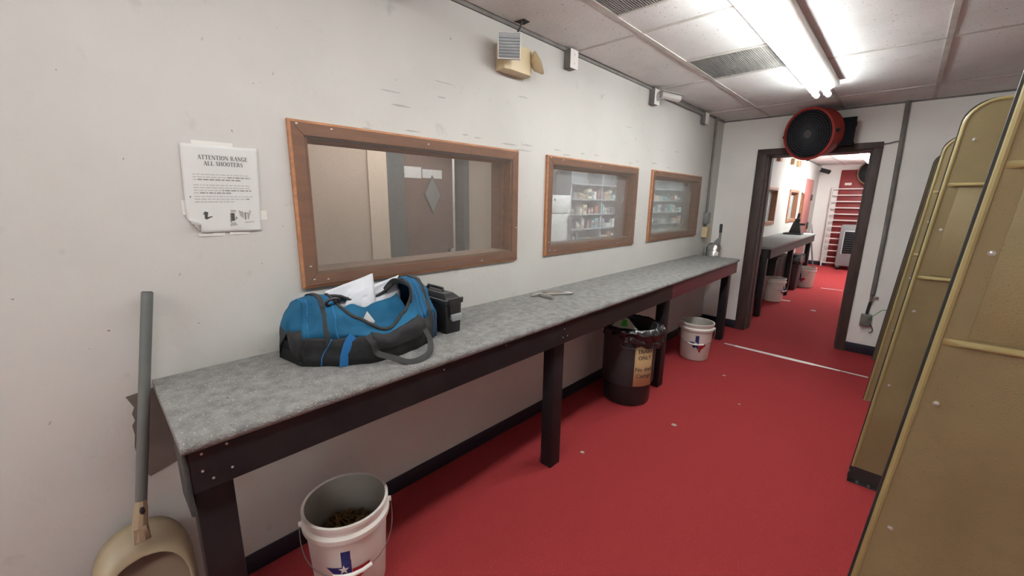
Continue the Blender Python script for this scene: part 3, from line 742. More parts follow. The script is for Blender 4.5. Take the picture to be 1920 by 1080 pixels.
def print_quads(quads, name, m, fn):
    mb = MB()
    for q in quads: mb.add([fn(u, v) for u, v in q], [tuple(range(len(q)))])
    return mb.build(name, m, no, smooth=0, weld=False)
for s, cv, wd in (('ATTENTION RANGE', .862, .66), ('ALL SHOOTERS', .795, .52)):
    qs, W_ = serif(s); k = wd / W_; hh = .048
    print_quads([[(.53 + (u - W_ / 2) * k, cv + (v - .5) * hh) for u, v in q] for q in qs], 'heading', 'ink', lambda u, v: notice_pt(u, v, .0009))
def print_quads_stuff(*a): print_quads(*a)['kind'] = 'stuff'
rl = []; rb = []; random.seed(3)
for top, n_, bold in ((.665, 3, {1: .6, 2: 0}), (.545, 4, {2: .45, 3: 0}), (.415, 3, {1: .85})):
    for i in range(n_):
        v = top - i * .030; u = .12; end = .86 if i < n_ - 1 else random.uniform(.5, .74)
        while u < end:
            w_ = random.uniform(.02, .075); b = i in bold and (u - .12) / .74 > bold[i]
            h0 = .009 if not b else .012
            (rb if b else rl).append([(u, v), (u + w_, v), (u + w_, v + h0), (u, v + h0)]); u += w_ + .012
print_quads_stuff(rl, 'body_text', 'ink_light', lambda u, v: notice_pt(u, v, .0009)); print_quads_stuff(rb, 'bold_text', 'ink_grey', lambda u, v: notice_pt(u, v, .0009))
print_quads_stuff([[(.225, .165), (.26, .155), (.275, .24), (.23, .25)], [(.26, .16), (.33, .185), (.325, .195), (.265, .185)], [(.575, .13), (.625, .135), (.625, .225), (.578, .228)]], 'photo_print', 'ink', lambda u, v: notice_pt(u, v, .0009))
print_quads_stuff([[(.205, .215), (.23, .21), (.232, .25), (.215, .235)], [(.56, .115), (.575, .115), (.578, .228), (.565, .225)], [(.63, .14), (.665, .165), (.64, .19)], [(.765, .145), (.785, .145), (.785, .225), (.762, .225)], [(.808, .15), (.822, .15), (.822, .22), (.808, .22)], [(.765, .225), (.822, .22), (.822, .228), (.765, .233)]], 'photo_print', 'ink_grey', lambda u, v: notice_pt(u, v, .0009))
print_quads_stuff([[(.575, .235), (.65, .235), (.64, .265), (.57, .265)], [(.55, .07), (.66, .08), (.63, .12), (.57, .11)], [(.70, .19), (.75, .16), (.75, .24), (.68, .26)], [(.83, .16), (.86, .25), (.83, .26)], [(.76, .105), (.9, .112), (.9, .122), (.76, .117)]], 'photo_print', 'ink_light', lambda u, v: notice_pt(u, v, .0012))
for a, b, c_, d in ((.285, .40, 1.672, 1.690), (.236, .256, 1.45, 1.497), (.455, .482, 1.428, 1.462), (.27, .345, 1.377, 1.392), (.36, .42, 1.379, 1.392)):
    MB().box(.0008, .0022, a, b, c_, d).build('tape', 'clear_tape', no, smooth=0)
MB().cyl((.004, .262, 1.508), (.0065, .262, 1.508), .0022, n=8).build('pin', 'ink', no)

# ------------------------------------------------------------------ lobby dustpan
dp = thing('dustpan', (.2, -.02, 0), 'tan long handled dustpan leaning on the wall beside the bench end', 'dustpan')
out = [(-.5, 0), (-.515, .4), (-.52, .62)] + [(-.52 * math.cos(a) ** .8, .62 + .36 * math.sin(a) ** .8) for a in [PI / 2 * k / 10 for k in range(1, 10)]]
out = out + [(0, .985)] + [(-u, v) for u, v in out[::-1]]


def panpt(u, v, d):  # u across (-.5...5), v up the pan, d towards the room
    top = .455 * v
    return Vector((.23 - .19 * v + d * .95, -.016 + u * .235, .012 + top - .0 * d - d * .35))
k = len(out); vs = []; fs = []
rings = [(1.0, 0.0), (1.0, .03), (.978, .052), (.945, .068), (.905, .078), (.875, .077), (.855, .06), (.845, .015)]
for sc_, d in rings:
    for u, v in out:
        vv = v if v <= 0 else 1 - (1 - v) * 1 if sc_ == 1 else v * (1 - (1 - sc_) * .8)
        vs.append(panpt(u * sc_, vv * (1 if sc_ == 1 else 1), d))
for r in range(len(rings) - 1):
    for i in range(k - 1): fs.append((r * k + i, r * k + i + 1, (r + 1) * k + i + 1, (r + 1) * k + i))
MB().add(vs, fs).build('hood', 'pan', dp, smooth=60, solid=.003)
MB().add([panpt(u * .86, v * .89, .015) for u, v in out] , [tuple(range(k))]).build('pan_floor', 'pan_in', dp, smooth=0, solid=.004)
nb = Vector((.105, -.008, .462)); nt_ = Vector((.142, .003, .592)); tp = Vector((.036, .113, 1.214))
nb2 = Vector((.140, -.009, .475))
sk = MB().tube([nb2 + Vector((0, 0, -.02)), nb2 + Vector((0, .002, .03)), Vector((.128, .002, .55)), Vector((.124, .005, .575))], [.021, .019, .017, .014], 10)
sk.build('socket', 'pan', dp)
MB().sphere(Vector((.147, .004, .552)), .009, 10, (.5, .8, 1.5)).build('socket_hole', 'black', dp)
MB().tube([Vector((.122, .004, .56)), tp], .0150, 14).build('handle', 'handle_grey', dp)
MB().cyl(tp, tp + (tp - Vector((.122, .004, .56))).normalized() * .002, .0125, n=14).build('handle_end', 'black', dp)
MB().add([nb2 + Vector((.012, -.020, -.028)), nb2 + Vector((.012, .022, -.024)), nb2 + Vector((.020, .016, .03)), nb2 + Vector((.020, -.016, .03)), nb2 + Vector((.0, -.020, -.028)), nb2 + Vector((.0, .022, -.024)), nb2 + Vector((.0, .016, .03)), nb2 + Vector((.0, -.016, .03))],
         [(0, 1, 2, 3), (7, 6, 5, 4), (0, 4, 5, 1), (1, 5, 6, 2), (2, 6, 7, 3), (3, 7, 4, 0)]).build('neck', 'pan', dp, bevel=.003)

# ------------------------------------------------------------------ buckets
TX = [(.36, 1), (.56, 1), (.56, .76), (.66, .73), (.78, .70), (.95, .70), (.97, .60), (1.0, .46), (.98, .36), (.86, .28), (.74, .18), (.70, .08), (.72, 0), (.62, .03), (.56, .14), (.47, .30), (.38, .31), (.33, .24), (.24, .30), (.20, .40), (.08, .52), (0, .60), (.36, .60)]


def clipped(poly, cuts, step=.12):
    bm = bmesh.new(); f = bm.faces.new([bm.verts.new((u, v, 0)) for u, v in poly])
    bmesh.ops.triangulate(bm, faces=[f])
    for co, no_ in cuts:
        bmesh.ops.bisect_plane(bm, geom=bm.verts[:] + bm.edges[:] + bm.faces[:], plane_co=co, plane_no=no_, clear_outer=True)
    x = step
    while x < 1:
        bmesh.ops.bisect_plane(bm, geom=bm.verts[:] + bm.edges[:] + bm.faces[:], plane_co=(x, 0, 0), plane_no=(1, 0, 0)); x += step
    bm.verts.index_update(); bm.verts.ensure_lookup_table()
    r = ([(v.co.x, v.co.y) for v in bm.verts], [[v.index for v in f.verts] for f in bm.faces]); bm.free(); return r
tx_blue = clipped(TX, [((.57, 0, 0), (1, 0, 0))]); tx_red = clipped(TX, [((.585, 0, 0), (-1, 0, 0)), ((0, .50, 0), (0, 1, 0))])
STAR = [(.40 + (.13 if i % 2 == 0 else .052) * math.sin(2 * PI * i / 10), .53 + (.13 if i % 2 == 0 else .052) * math.cos(2 * PI * i / 10)) for i in range(10)]


def bucket(x, y, ang, label, bail_ang, full=None):
    t = thing('bucket', (x, y, 0), label, 'bucket', 'white five gallon buckets with a state flag print')
    prof = [(.0, .004), (.126, .004), (.130, .010), (.1475, .300), (.158, .300), (.160, .306), (.160, .322), (.1495, .332), (.1495, .355), (.157, .358), (.157, .370), (.1465, .370), (.1465, .36)]
    MB().lathe(prof, (x, y, 0), n=48).build('body', 'bucket', t, smooth=40)
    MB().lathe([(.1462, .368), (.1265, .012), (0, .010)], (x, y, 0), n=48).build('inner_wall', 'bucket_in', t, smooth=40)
    w, h = .155, .170; z0 = .092
    def wrap(u, v, off): 
        r = .1305 + (.1475 - .1305) * (z0 + v * h - .01) / .29 + off; a = ang + (u - .5) * w / .14
        return (x + r * math.cos(a), y + r * math.sin(a), z0 + v * h)
    for (vs, fs), m, nm, off in ((tx_blue, 'texas_blue', 'flag_print_blue', .0008), (tx_red, 'texas_red', 'flag_print_red', .0008)):
        mb = MB(); mb.add([wrap(u, v, off) for u, v in vs], fs); mb.build(nm, m, t, smooth=0)
    mb = MB(); mb.add([wrap(u, v, .0016) for u, v in STAR] + [wrap(.40, .53, .0016)], [(i, (i + 1) % 10, 10) for i in range(10)]); mb.build('flag_print_star', 'print_white', t, smooth=0)
    # wire bail hanging down one side
    pts = []; e0 = bail_ang - PI / 2; drop = .135
    for k in range(25):
        a = PI * k / 24; ca = -math.cos(a); sa = math.sin(a)
        aa = bail_ang + ca * PI / 2
        r = .166 + .004 * sa
        pts.append((x + r * math.cos(aa), y + r * math.sin(aa), .315 - drop * (sa ** 1.3)))
    MB().tube(pts, .0018, 6).build('bail_wire', 'wire', t)
    MB().tube(pts[10:15], .0075, 8).build('bail_grip', 'print_white', t)
    for s in (-1, 1):
        aa = bail_ang + s * PI / 2
        MB().cyl((x + .158 * math.cos(aa), y + .158 * math.sin(aa), .315), (x + .168 * math.cos(aa), y + .168 * math.sin(aa), .315), .010, n=10).build('bail_ear', 'bucket', t)
    return t
ca = math.atan2(0 - .56, 1.72 - .32)
bucket(.318, .558, ca - .07, 'nearest white bucket, holding spent brass, under the bench', ca + .02)
bucket(.395, 4.065, math.atan2(-4.06, 1.33) + .16, 'white bucket with a flag map print beside the black trash bin', math.atan2(-4.06, 1.33) + .05)
bucket(.375, 7.48, math.atan2(-7.5, 1.35) + 1.15, 'white bucket under the near end of the far room bench', math.atan2(-7.5, 1.35) + 1.0)
bucket(.535, 9.22, math.atan2(-9.2, 1.2) - .55, 'white bucket past the bin under the far room bench', math.atan2(-9.2, 1.2) - 1.2)
br = MB(); random.seed(5)
for k in range(420):
    a = random.uniform(0, 2 * PI); r = .125 * math.sqrt(random.random()); x = .318 + r * math.cos(a); y = .558 + r * math.sin(a)
    z = .185 + .055 * (1 - (r / .13) ** 2) + random.uniform(-.012, .012) - .02 * (x - .318) / .13
    d = Vector((random.uniform(-1, 1), random.uniform(-1, 1), random.uniform(-.5, .5))).normalized() * .010
    br.cyl(Vector((x, y, z)) - d, Vector((x, y, z)) + d, .0048, n=6)
br.lathe([(.0, .225), (.06, .212), (.11, .19), (.134, .175), (.134, .16), (0, .16)], (.318, .558, 0), n=20)
tag(br.build('spent_casings', 'brass', smooth=0, weld=False), 'heap of spent brass casings inside the nearest white bucket', 'casings', kind='stuff')

# ------------------------------------------------------------------ trash bin under the bench
TXC, TYC = .328, 2.80
tb = thing('trash_bin', (TXC, TYC, 0), 'charcoal trash bin with a black liner and a tan TRASH ONLY card', 'trash bin')
MB().lathe([(.0, .004), (.165, .004), (.170, .012), (.176, .160), (.188, .166), (.193, .178), (.196, .585), (.206, .590), (.206, .606), (.190, .606), (.184, .55), (.172, .18), (.160, .02), (0, .02)], (TXC, TYC, 0), n=48).build('body', 'bin', tb, smooth=40)
MB().lathe([(.164, .002), (.1725, .012), (.1785, .158), (.1785, .162)], (TXC, TYC, 0), n=48).build('base_band', 'black', tb, smooth=40)


def liner(u, v):
    a = 2 * PI * u
    n1 = noise.noise(Vector((math.cos(a) * 3.2, math.sin(a) * 3.2, v * 2.6))); n2 = noise.noise(Vector((math.cos(a) * 8, math.sin(a) * 8, v * 5)))
    if v < .4:
        f = v / .4; r = .155 + .05 * f; z = .40 + .222 * f
    else:
        f = (v - .4) / .6; drop = .062 + .035 * math.cos(a + .15) + .035 * n1
        r = .209 + .022 * math.sin(PI * min(1, f * 1.3)) + .03 * f * n2 + .014 * n1 + .014 * f * math.cos(a + .15); z = .622 + .012 * math.sin(PI * f) - drop * f * 1.4
    if v >= .35: r += .008 * n1 + .006 * n2
    return Vector((TXC + r * math.cos(a), TYC + r * math.sin(a), z + .006 * n2))
MB().grid(liner, 96, 26).build('liner', 'black_gloss', tb, smooth=80)
MB().lathe([(0, .41), (.12, .405), (.160, .40)], (TXC, TYC, 0), n=24).build('liner_bottom', 'black_gloss', tb)
sa = math.atan2(-TYC, 1.72 - TXC) + .62


def onbin(u, v, off=.0):   # u metres along, v height
    r = .1945 + .004 + off; a = sa + u / r
    return (TXC + r * math.cos(a), TYC + r * math.sin(a), v)
mb = MB().grid(lambda u, v: Vector(onbin((u - .5) * .155, .175 + v * .32)), 12, 2); sg = mb.build('card', 'sign_tan', tb, smooth=60, solid=.002)
for s, zz, sz in (('TRASH', .435, .040), ('ONLY', .385, .040), ('No shell', .295, .042), ('Casings', .245, .042)):
    mapped(text_mesh(s, sz, .0006), lambda u, v, zz=zz: onbin(u, zz + v, .003)).build('lettering', 'ink', sg, smooth=0)
# plastic tie-down loop at the front of the liner
fa = math.atan2(-TYC, 1.72 - TXC) - .02
lp = [(-.045, .555), (-.05, .515), (-.042, .488), (.042, .484), (.05, .515), (.04, .56)]
MB().tube(curve([(TXC + .232 * math.cos(fa + u / .22), TYC + .232 * math.sin(fa + u / .22), z) for u, z in lp], 5), .0042, 6).build('liner_tie', 'black_gloss', tb)
gc = thing('green_card', (.34, 2.64, .61), 'pale card with a green print standing in the trash bin', 'card')
A_, B_, C_, D_ = Vector((.268, 2.595, .606)), Vector((.45, 2.66, .612)), Vector((.375, 2.665, .676)), Vector((.325, 2.655, .690))
MB().add([A_, B_, C_, D_], [(0, 1, 2, 3)]).build('card', 'card', gc, smooth=0, solid=.002)
cc = (A_ + B_ + C_ + D_) / 4; nn = (B_ - A_).cross(D_ - A_).normalized()
mb = MB(); mb.add([cc.lerp(p, .62) + nn * .0022 for p in (A_.lerp(B_, .3), A_.lerp(B_, .72), C_, D_)], [(0, 1, 2, 3)]); mb.add([cc.lerp(p, .62) - nn * .0022 for p in (A_.lerp(B_, .3), A_.lerp(B_, .72), C_, D_)], [(3, 2, 1, 0)]); mb.build('green_print', 'green', gc, smooth=0)

# ------------------------------------------------------------------ floor tape and litter
def floor_patch(name, pts, m, label, cat, h=.0015, group=None):
    o = MB().prism(pts, lambda u, v, w: (u, v, w), .0002, h).build(name, m, smooth=0); tag(o, label, cat, group)
    return o
tp_ = thing('floor_tape', (1.1, 4.69, 0), 'worn white tape strip across the red carpet before the doorway', 'tape')
y_at = lambda x: 4.72 - .03 * (x - .5)
for x0, x1, w0, w1, m in ((.49, .60, .018, .03, 'tape'), (.60, .98, .03, .036, 'print_white'), (.98, 1.30, .04, .034, 'print_white'), (1.30, 1.50, .026, .018, 'print_white'), (1.50, 1.70, .016, .020, 'tape')):
    MB().prism([(x0, y_at(x0) - w0), (x1, y_at(x1) - w1), (x1, y_at(x1) + w1 * .6), (x0, y_at(x0) + w0 * .6)], lambda u, v, w: (u, v, w), .0002, .002).build('tape_piece', m, tp_, smooth=0)
for (x, y, s), lab in zip([(.783, 2.646, .018), (.508, 1.93, .013), (.765, 3.79, .014), (1.02, 3.3, .008)],
                          ['pale paper scrap on the carpet right of the trash bin', 'small pale scrap on the carpet beside the middle bench leg', 'tiny pale scrap on the carpet before the taped line', 'tiny pale speck on the open red carpet']):
    floor_patch('paper_scrap', [(x - s, y - s * .5), (x + s * .3, y - s * .8), (x + s, y + s * .2), (x + s * .2, y + s * .9), (x - s * .8, y + s * .6)], 'card', lab, 'scrap', .003)
for (x, y, a, b), lab in zip([(.53, 7.62, .07, .03), (.96, 7.18, .03, .03), (.95, 9.30, .16, .02)], ['pale tape bit on the far room carpet near the bucket', 'small white scrap on the far room carpet', 'thin white strip on the carpet deep in the far room']):
    floor_patch('tape_scrap', [(x - a, y - b), (x + a, y - b), (x + a * .9, y + b), (x - a, y + b * .8)], 'tape', lab, 'scrap', .003)

# ------------------------------------------------------------------ emergency light
em = thing('emergency_light', (0, 1.77, 2.27), 'almond emergency light with two lamp heads high on the wall', 'emergency light')
MB().hexa([(0, 1.660, 2.185), (.085, 1.605, 2.188), (.085, 1.800, 2.188), (0, 1.885, 2.185)], [(0, 1.650, 2.350), (.085, 1.600, 2.328), (.085, 1.800, 2.325), (0, 1.900, 2.350)])
MB().prism([(0, 1.66), (.070, 1.66), (.082, 1.70), (.082, 1.85), (.070, 1.875), (0, 1.885)], lambda u, v, w: (u, v, w), 2.192, 2.325).build('housing', 'almond', em, bevel=.004)
hn = Vector((.62, .62, .45)).normalized(); hu = hn.cross(Vector((0, 0, 1))).normalized(); HM = Matrix((hu, hu.cross(hn), hn)).transposed()
def headbox(c, yaw, pitch, sx, sy, sz, nm):
    R = Matrix.Rotation(yaw, 3, 'Z') @ Matrix.Rotation(pitch, 3, 'Y'); c = Vector(c)
    h = MB(); h.hexa([c + R @ Vector((-sx, y_, z_)) for y_, z_ in ((-sy * .55, -sz * .55), (sy * .55, -sz * .55), (sy * .55, sz * .55), (-sy * .55, sz * .55))], [c + R @ Vector((sx * .5, y_, z_)) for y_, z_ in ((-sy, -sz), (sy, -sz), (sy, sz), (-sy, sz))])
    hd = h.build(nm, 'almond', em, bevel=.005)
    l = MB().hexa([c + R @ Vector((sx * .5, y_, z_)) for y_, z_ in ((-sy, -sz), (sy, -sz), (sy, sz), (-sy, sz))], [c + R @ Vector((sx * .85, y_, z_)) for y_, z_ in ((-sy * .92, -sz * .92), (sy * .92, -sz * .92), (sy * .92, sz * .92), (-sy * .92, sz * .92))])
    for k in range(7):
        z_ = -sz * .8 + k * sz * .22
        l.hexa([c + R @ Vector((sx * .84, y_, z_ + d)) for y_, d in ((-sy * .85, 0), (sy * .85, 0), (sy * .85, sz * .14), (-sy * .85, sz * .14))], [c + R @ Vector((sx * 1.0, y_, z_ + d)) for y_, d in ((-sy * .85, .03 * sz), (sy * .85, .03 * sz), (sy * .85, sz * .1), (-sy * .85, sz * .1))])
    l.build('lens', 'lens', hd, smooth=20, weld=False)
    fr = [c + R @ Vector((sx * .9, y_, z_)) for y_, z_ in ((-sy * .95, -sz * .95), (sy * .95, -sz * .95), (sy * .95, sz * .95), (-sy * .95, sz * .95))]
    MB().tube(fr, .003, 6, closed=True).build('bezel', 'print_white', hd)
headbox((.105, 1.655, 2.285), math.radians(-42), math.radians(8), .035, .060, .062, 'lamp_head')
MB().cyl((.05, 1.69, 2.318), (.085, 1.668, 2.30), .012, n=10).build('swivel', 'almond', em)
hd2 = MB().lathe([(.0, -.036), (.03, -.03), (.060, .0), (.064, .010)], (.095, 1.895, 2.262), HM, 24).build('lamp_head', 'almond', em, smooth=40)
MB().lathe([(.0, .022), (.035, .018), (.061, .010)], (.095, 1.895, 2.262), HM, 24).build('lens', 'lens', hd2, smooth=40)
MB().cyl((.05, 1.86, 2.27), (.08, 1.892, 2.265), .010, n=10).build('swivel', 'almond', em)
MB().tube(curve([(.05, 1.765, 2.32), (.05, 1.77, 2.38), (.055, 1.795, 2.43), (.062, 1.80, 2.462)], 6), .0055, 8).build('cable', 'cable', em)
hl = thing('wall_horn', (0, 1.075, 2.40), 'dark cup shaped fitting at the top edge of the photo', 'fitting')
MB().lathe([(.012, 0), (.05, .02), (.058, .06), (.058, .10), (0, .10)], (.06, 1.05, 2.335), Matrix.Rotation(math.radians(12), 3, 'Y'), 20).build('cup', 'steel_dark', hl)
box('bracket', 'black', hl, 0, .05, 1.03, 1.07, 2.38, 2.42, .003)


# ------------------------------------------------------------------ junction boxes, security camera, conduits
def jbox(y, z0, label, w=.075, h=.105, name='junction_box', d=.052):
    t = thing(name, (0, y, z0), label, 'electrical box', 'metal boxes high on the left wall')
    MB().box(0, d, y - w / 2, y + w / 2, z0, z0 + h).build('body', 'conduit', t, bevel=.003)
    MB().box(d, d + .004, y - w / 2 - .003, y + w / 2 + .003, z0 - .003, z0 + h + .003).build('cover', 'white_metal' if name == 'junction_box' else 'galv', t, bevel=.0015, segs=1)
    for zz in (.25, .75): MB().cyl((d + .003, y, z0 + h * zz), (d + .006, y, z0 + h * zz), .005, n=8).build('screw', 'steel', t)
    MB().cyl((d * .5, y, z0 + h), (d * .5, y, H + .001), .012, n=10).build('connector', 'conduit', t)
    return t
jbox(2.30, 2.335, 'grey metal electrical box near the ceiling, right of the emergency light')
jbox(3.50, 2.318, 'grey metal box carrying the white security camera', .085, .115)
jbox(4.70, 2.325, 'small grey metal box near the ceiling corner', .085, .105)
sc_ = thing('security_camera', (.06, 3.53, 2.37), 'white bullet security camera on a grey wall box', 'camera')
MB().cyl((.056, 3.50, 2.372), (.075, 3.505, 2.372), .026, n=16).build('mount', 'cam_white', sc_)
MB().tube(curve([(.07, 3.505, 2.372), (.095, 3.52, 2.368), (.105, 3.55, 2.375)], 5), .011, 10).build('arm', 'cam_white', sc_)
MB().cyl((.085, 3.50, 2.392), (.175, 3.665, 2.372), .027, n=20).build('barrel', 'cam_white', sc_)
MB().cyl((.1745, 3.664, 2.3722), (.176, 3.667, 2.3717), .021, n=16).build('lens', 'black', sc_)
MB().hexa([(.062, 3.50, 2.417), (.106, 3.48, 2.417), (.215, 3.68, 2.396), (.165, 3.70, 2.396)], [(.062, 3.50, 2.421), (.106, 3.48, 2.421), (.215, 3.68, 2.400), (.165, 3.70, 2.400)]).build('hood', 'cam_white', sc_, bevel=.001, segs=1)
rc = thing('cable_raceway', (.0, 4.2, H - .03), 'dark conduit run along the top of the wall after the camera', 'conduit')
MB().tube([(.018, 3.56, H - .034), (.018, 4.66, H - .034)], .013, 8).build('pipe', 'conduit', rc)
cv_ = thing('wall_conduit', (0, 5.1, 1.4), 'grey vertical conduit with two outlet boxes near the room corner', 'conduit')
MB().cyl((.02, 5.10, 1.40), (.02, 5.10, H), .012, n=10).build('pipe', 'conduit', cv_)
MB().box(0, .052, 5.055, 5.15, 1.27, 1.40).build('switch_box', 'galv', cv_, bevel=.004)
MB().box(.052, .058, 5.06, 5.145, 1.275, 1.395).build('switch_plate', 'galv', cv_, bevel=.002)
MB().cyl((.02, 5.10, 1.235), (.02, 5.10, 1.27), .014, n=8).build('nipple', 'conduit', cv_)
MB().box(0, .06, 5.05, 5.15, 1.115, 1.235).build('outlet_box', 'almond', cv_, bevel=.004)
MB().box(.06, .064, 5.055, 5.145, 1.12, 1.23).build('outlet_plate', 'sign_tan', cv_, bevel=.002)
c2 = thing('wall_conduit', (1.59, D, 1.5), 'long grey vertical conduit on the far wall right of the doorway', 'conduit')
MB().tube([(1.600, D - .02, .62), (1.600, D - .02, 1.2), (1.585, D - .02, 2.05), (1.575, D - .02, H)], .019, 10).build('pipe', 'conduit', c2)
MB().cyl((1.600, D - .02, .56), (1.600, D - .02, .64), .019, n=10).build('coupling', 'steel', c2)
MB().box(1.585, 1.650, D - .03, D - .001, .60, .615).build('strap', 'steel', c2, bevel=.002)
MB().tube([(1.597, D - .02, .57), (1.590, D - .02, .50), (1.585, D - .02, .43)], .012, 10).build('flex', 'cable', c2)
MB().box(1.545, 1.628, D - .055, D - .001, .305, .425).build('outlet_box', 'galv', c2, bevel=.005)
MB().box(1.550, 1.622, D - .059, D - .055, .31, .42).build('outlet_cover', 'conduit', c2, bevel=.002)
MB().tube(curve([(1.45, D - .012, 2.085), (1.50, D - .012, 2.09), (1.545, D - .015, 2.10), (1.582, D - .018, 2.10)], 6), .006, 6).build('branch_pipe', 'conduit', c2)
wc = thing('power_cable', (1.66, D - .05, .42), 'thin green cord looping from the outlet to the stall divider', 'cord')
MB().tube(curve([(1.60, D - .06, .385), (1.65, D - .07, .44), (1.70, D - .08, .50), (1.74, D - .09, .50)], 8), .0032, 6).build('cord', 'green', wc)
MB().tube(curve([(1.60, D - .06, .36), (1.64, D - .03, .31), (1.655, D - .02, .26), (1.63, D - .02, .235)], 8), .004, 6).build('tail', 'cable', wc)


# ------------------------------------------------------------------ fans
def fan(loc, nrm, R, label, red='fan_red'):
    c = Vector(loc); n = Vector(nrm).normalized(); u = n.cross(Vector((0, 0, 1))).normalized(); v = u.cross(n)
    A = Matrix((u, v, n)).transposed()
    t = thing('drum_fan', loc, label, 'fan')
    MB().lathe([(R * .93, -.16), (R * .97, -.16), (R, -.02), (R + .012, -.01), (R + .012, .012), (R * .965, .014), (R * .94, -.02), (R * .93, -.15)], c, A, 48, closed=True).build('drum', red, t)
    MB().lathe([(R * .925, -.15), (R * .938, .0)], c, A, 48).build('added_dark_sleeve', 'fan_black', t)  # added black sleeve that darkens the inside of the drum
    g = MB()
    for k in range(1, 10):
        r = R * .96 * k / 9.5; g.tube([c + A @ Vector((r * math.cos(a), r * math.sin(a), .012)) for a in [2 * PI * i / 36 for i in range(36)]], .003, 5, closed=True)
    for k in range(80):
        a = 2 * PI * k / 80; g.tube([c + A @ Vector((r * math.cos(a + .25 * r / R), r * math.sin(a + .25 * r / R), .012)) for r in (R * .16, R * .5, R * .95)], .0026, 4)
    g.build('grille', 'grille', t, weld=False)
    MB().lathe([(0, .018), (R * .16, .018), (R * .18, .008)], c, A, 24).build('badge', 'fan_badge', t)
    for k in range(3):
        a0 = 2 * PI * k / 3; b = []
        for r in (R * .15, R * .5, R * .9):
            for da, z in ((-.42, -.10), (.42, -.03)): b.append(c + A @ Vector((r * math.cos(a0 + da), r * math.sin(a0 + da), z)))
        MB().add(b, [(0, 1, 3, 2), (2, 3, 5, 4)]).build('blade', 'fan_black', t, solid=.003)
    MB().cyl(c + A @ Vector((0, 0, -.15)), c + A @ Vector((0, 0, -.02)), R * .22, n=20).build('motor', 'fan_black', t)
    MB().lathe([(0, -.158), (R * .93, -.158), (R * .93, -.15), (0, -.15)], c, A, 32).build('rear_guard', 'fan_black', t)
    for s in (-1, 1):
        q = c + A @ Vector((s * (R + .004), 0, -.02)); MB().cyl(q, q + A @ Vector((s * .028, 0, 0)), .017, n=10).build('knob', 'black', t)
    q = c + A @ Vector((0, -R - .006, -.01)); MB().cyl(q, q + A @ Vector((0, -.014, 0)), .014, n=8).build('clip', 'black', t)
    return t
f1 = fan((.893, 5.13, 2.196), (-.42, -.88, -.16), .238, 'red drum fan with a black grille mounted over the doorway')
br = MB().box(1.05, 1.245, 5.20, 5.24, 2.075, 2.33).box(1.10, 1.235, 5.24, D - .001, 2.08, 2.12).box(1.10, 1.235, 5.24, D - .001, 2.27, 2.31)
br.build('wall_bracket', 'fan_black', f1, smooth=0, weld=False)
MB().box(.84, .92, 5.18, D - .001, 2.16, 2.20).build('wall_arm', 'fan_black', f1, smooth=0)
f2 = fan((1.02, 12.62, 2.235), (-.2, -.95, -.12), .27, 'olive rimmed drum fan on the far room end wall', 'fan_tan')
MB().box(.98, 1.06, 12.66, D2 - .001, 2.2, 2.26).build('wall_arm', 'fan_black', f2, smooth=0)

# ------------------------------------------------------------------ silver jug at the bench end
jg = thing('metal_jug', (.16, 5.02, BZ), 'silver metal canister with a tall black handled lever at the far bench end', 'canister')
jx, jy = .165, 5.06
jz = BZ - .045
MB().lathe([(0, .004), (.072, .004), (.078, .01), (.078, .095), (.070, .11), (.078, .114), (.072, .145), (.055, .17), (.02, .183), (0, .185)], (jx, jy, jz), n=28).build('body', 'steel', jg)
MB().box(jx + .03, jx + .07, jy - .076, jy - .055, jz + .05, jz + .09).build('label', 'print_white', jg, bevel=.003)
MB().hexa([(jx - .02, jy - .02, jz + .15), (jx + .04, jy - .02, jz + .15), (jx + .04, jy + .02, jz + .15), (jx - .02, jy + .02, jz + .15)], [(jx - .01, jy - .02, jz + .20), (jx + .04, jy - .02, jz + .26), (jx + .04, jy + .02, jz + .26), (jx - .01, jy + .02, jz + .21)]).build('spout_hood', 'galv', jg, bevel=.004)
MB().tube([(jx + .045, jy, jz + .06), (jx + .045, jy, jz + .31)], .013, 10).build('lever', 'galv', jg)
MB().tube([(jx + .045, jy, jz + .31), (jx + .043, jy, jz + .395), (jx + .042, jy, jz + .41)], [.015, .016, .009], 10).build('grip', 'black', jg)
MB().tube(curve([(jx - .07, jy, jz + .02), (jx - .085, jy, jz + .10), (jx - .05, jy, jz + .17), (jx - .01, jy, jz + .175)], 6), .011, 8).build('carry_handle', 'steel_dark', jg)
MB().box(jx - .12, jx - .085, jy - .02, jy + .02, jz, jz + .13).build('side_bracket', 'galv', jg, bevel=.004)
MB().box(.02, .27, 4.93, 5.16, jz - .012, jz).build('shelf_plate', 'steel_dark', jg, bevel=.003)

# ------------------------------------------------------------------ far room
bn = thing('trash_bin', (.34, 8.82, 0), 'black trash bin with a hanging liner under the far room bench', 'trash bin')
MB().hexa([(.20, 8.66, 0), (.47, 8.66, 0), (.47, 8.98, 0), (.20, 8.98, 0)], [(.17, 8.62, .62), (.50, 8.62, .62), (.50, 9.02, .62), (.17, 9.02, .62)]).build('body', 'bin', bn, bevel=.01)
MB().hexa([(.165, 8.60, .50), (.515, 8.60, .47), (.515, 9.03, .48), (.165, 9.03, .50)], [(.165, 8.61, .635), (.505, 8.61, .635), (.505, 9.03, .635), (.165, 9.03, .635)]).build('liner', 'black_gloss', bn, bevel=.012)
to = thing('storage_tote', (.2, 8.0, 0), 'added black box in the dark area under the far room bench', 'tote')  # added box standing in for the dark area below the bench
MB().hexa([(.03, 7.72, 0), (.30, 7.72, 0), (.30, 8.50, 0), (.03, 8.50, 0)], [(.02, 7.7, .62), (.32, 7.7, .62), (.32, 8.52, .62), (.02, 8.52, .62)]).build('body', 'black', to, bevel=.01)
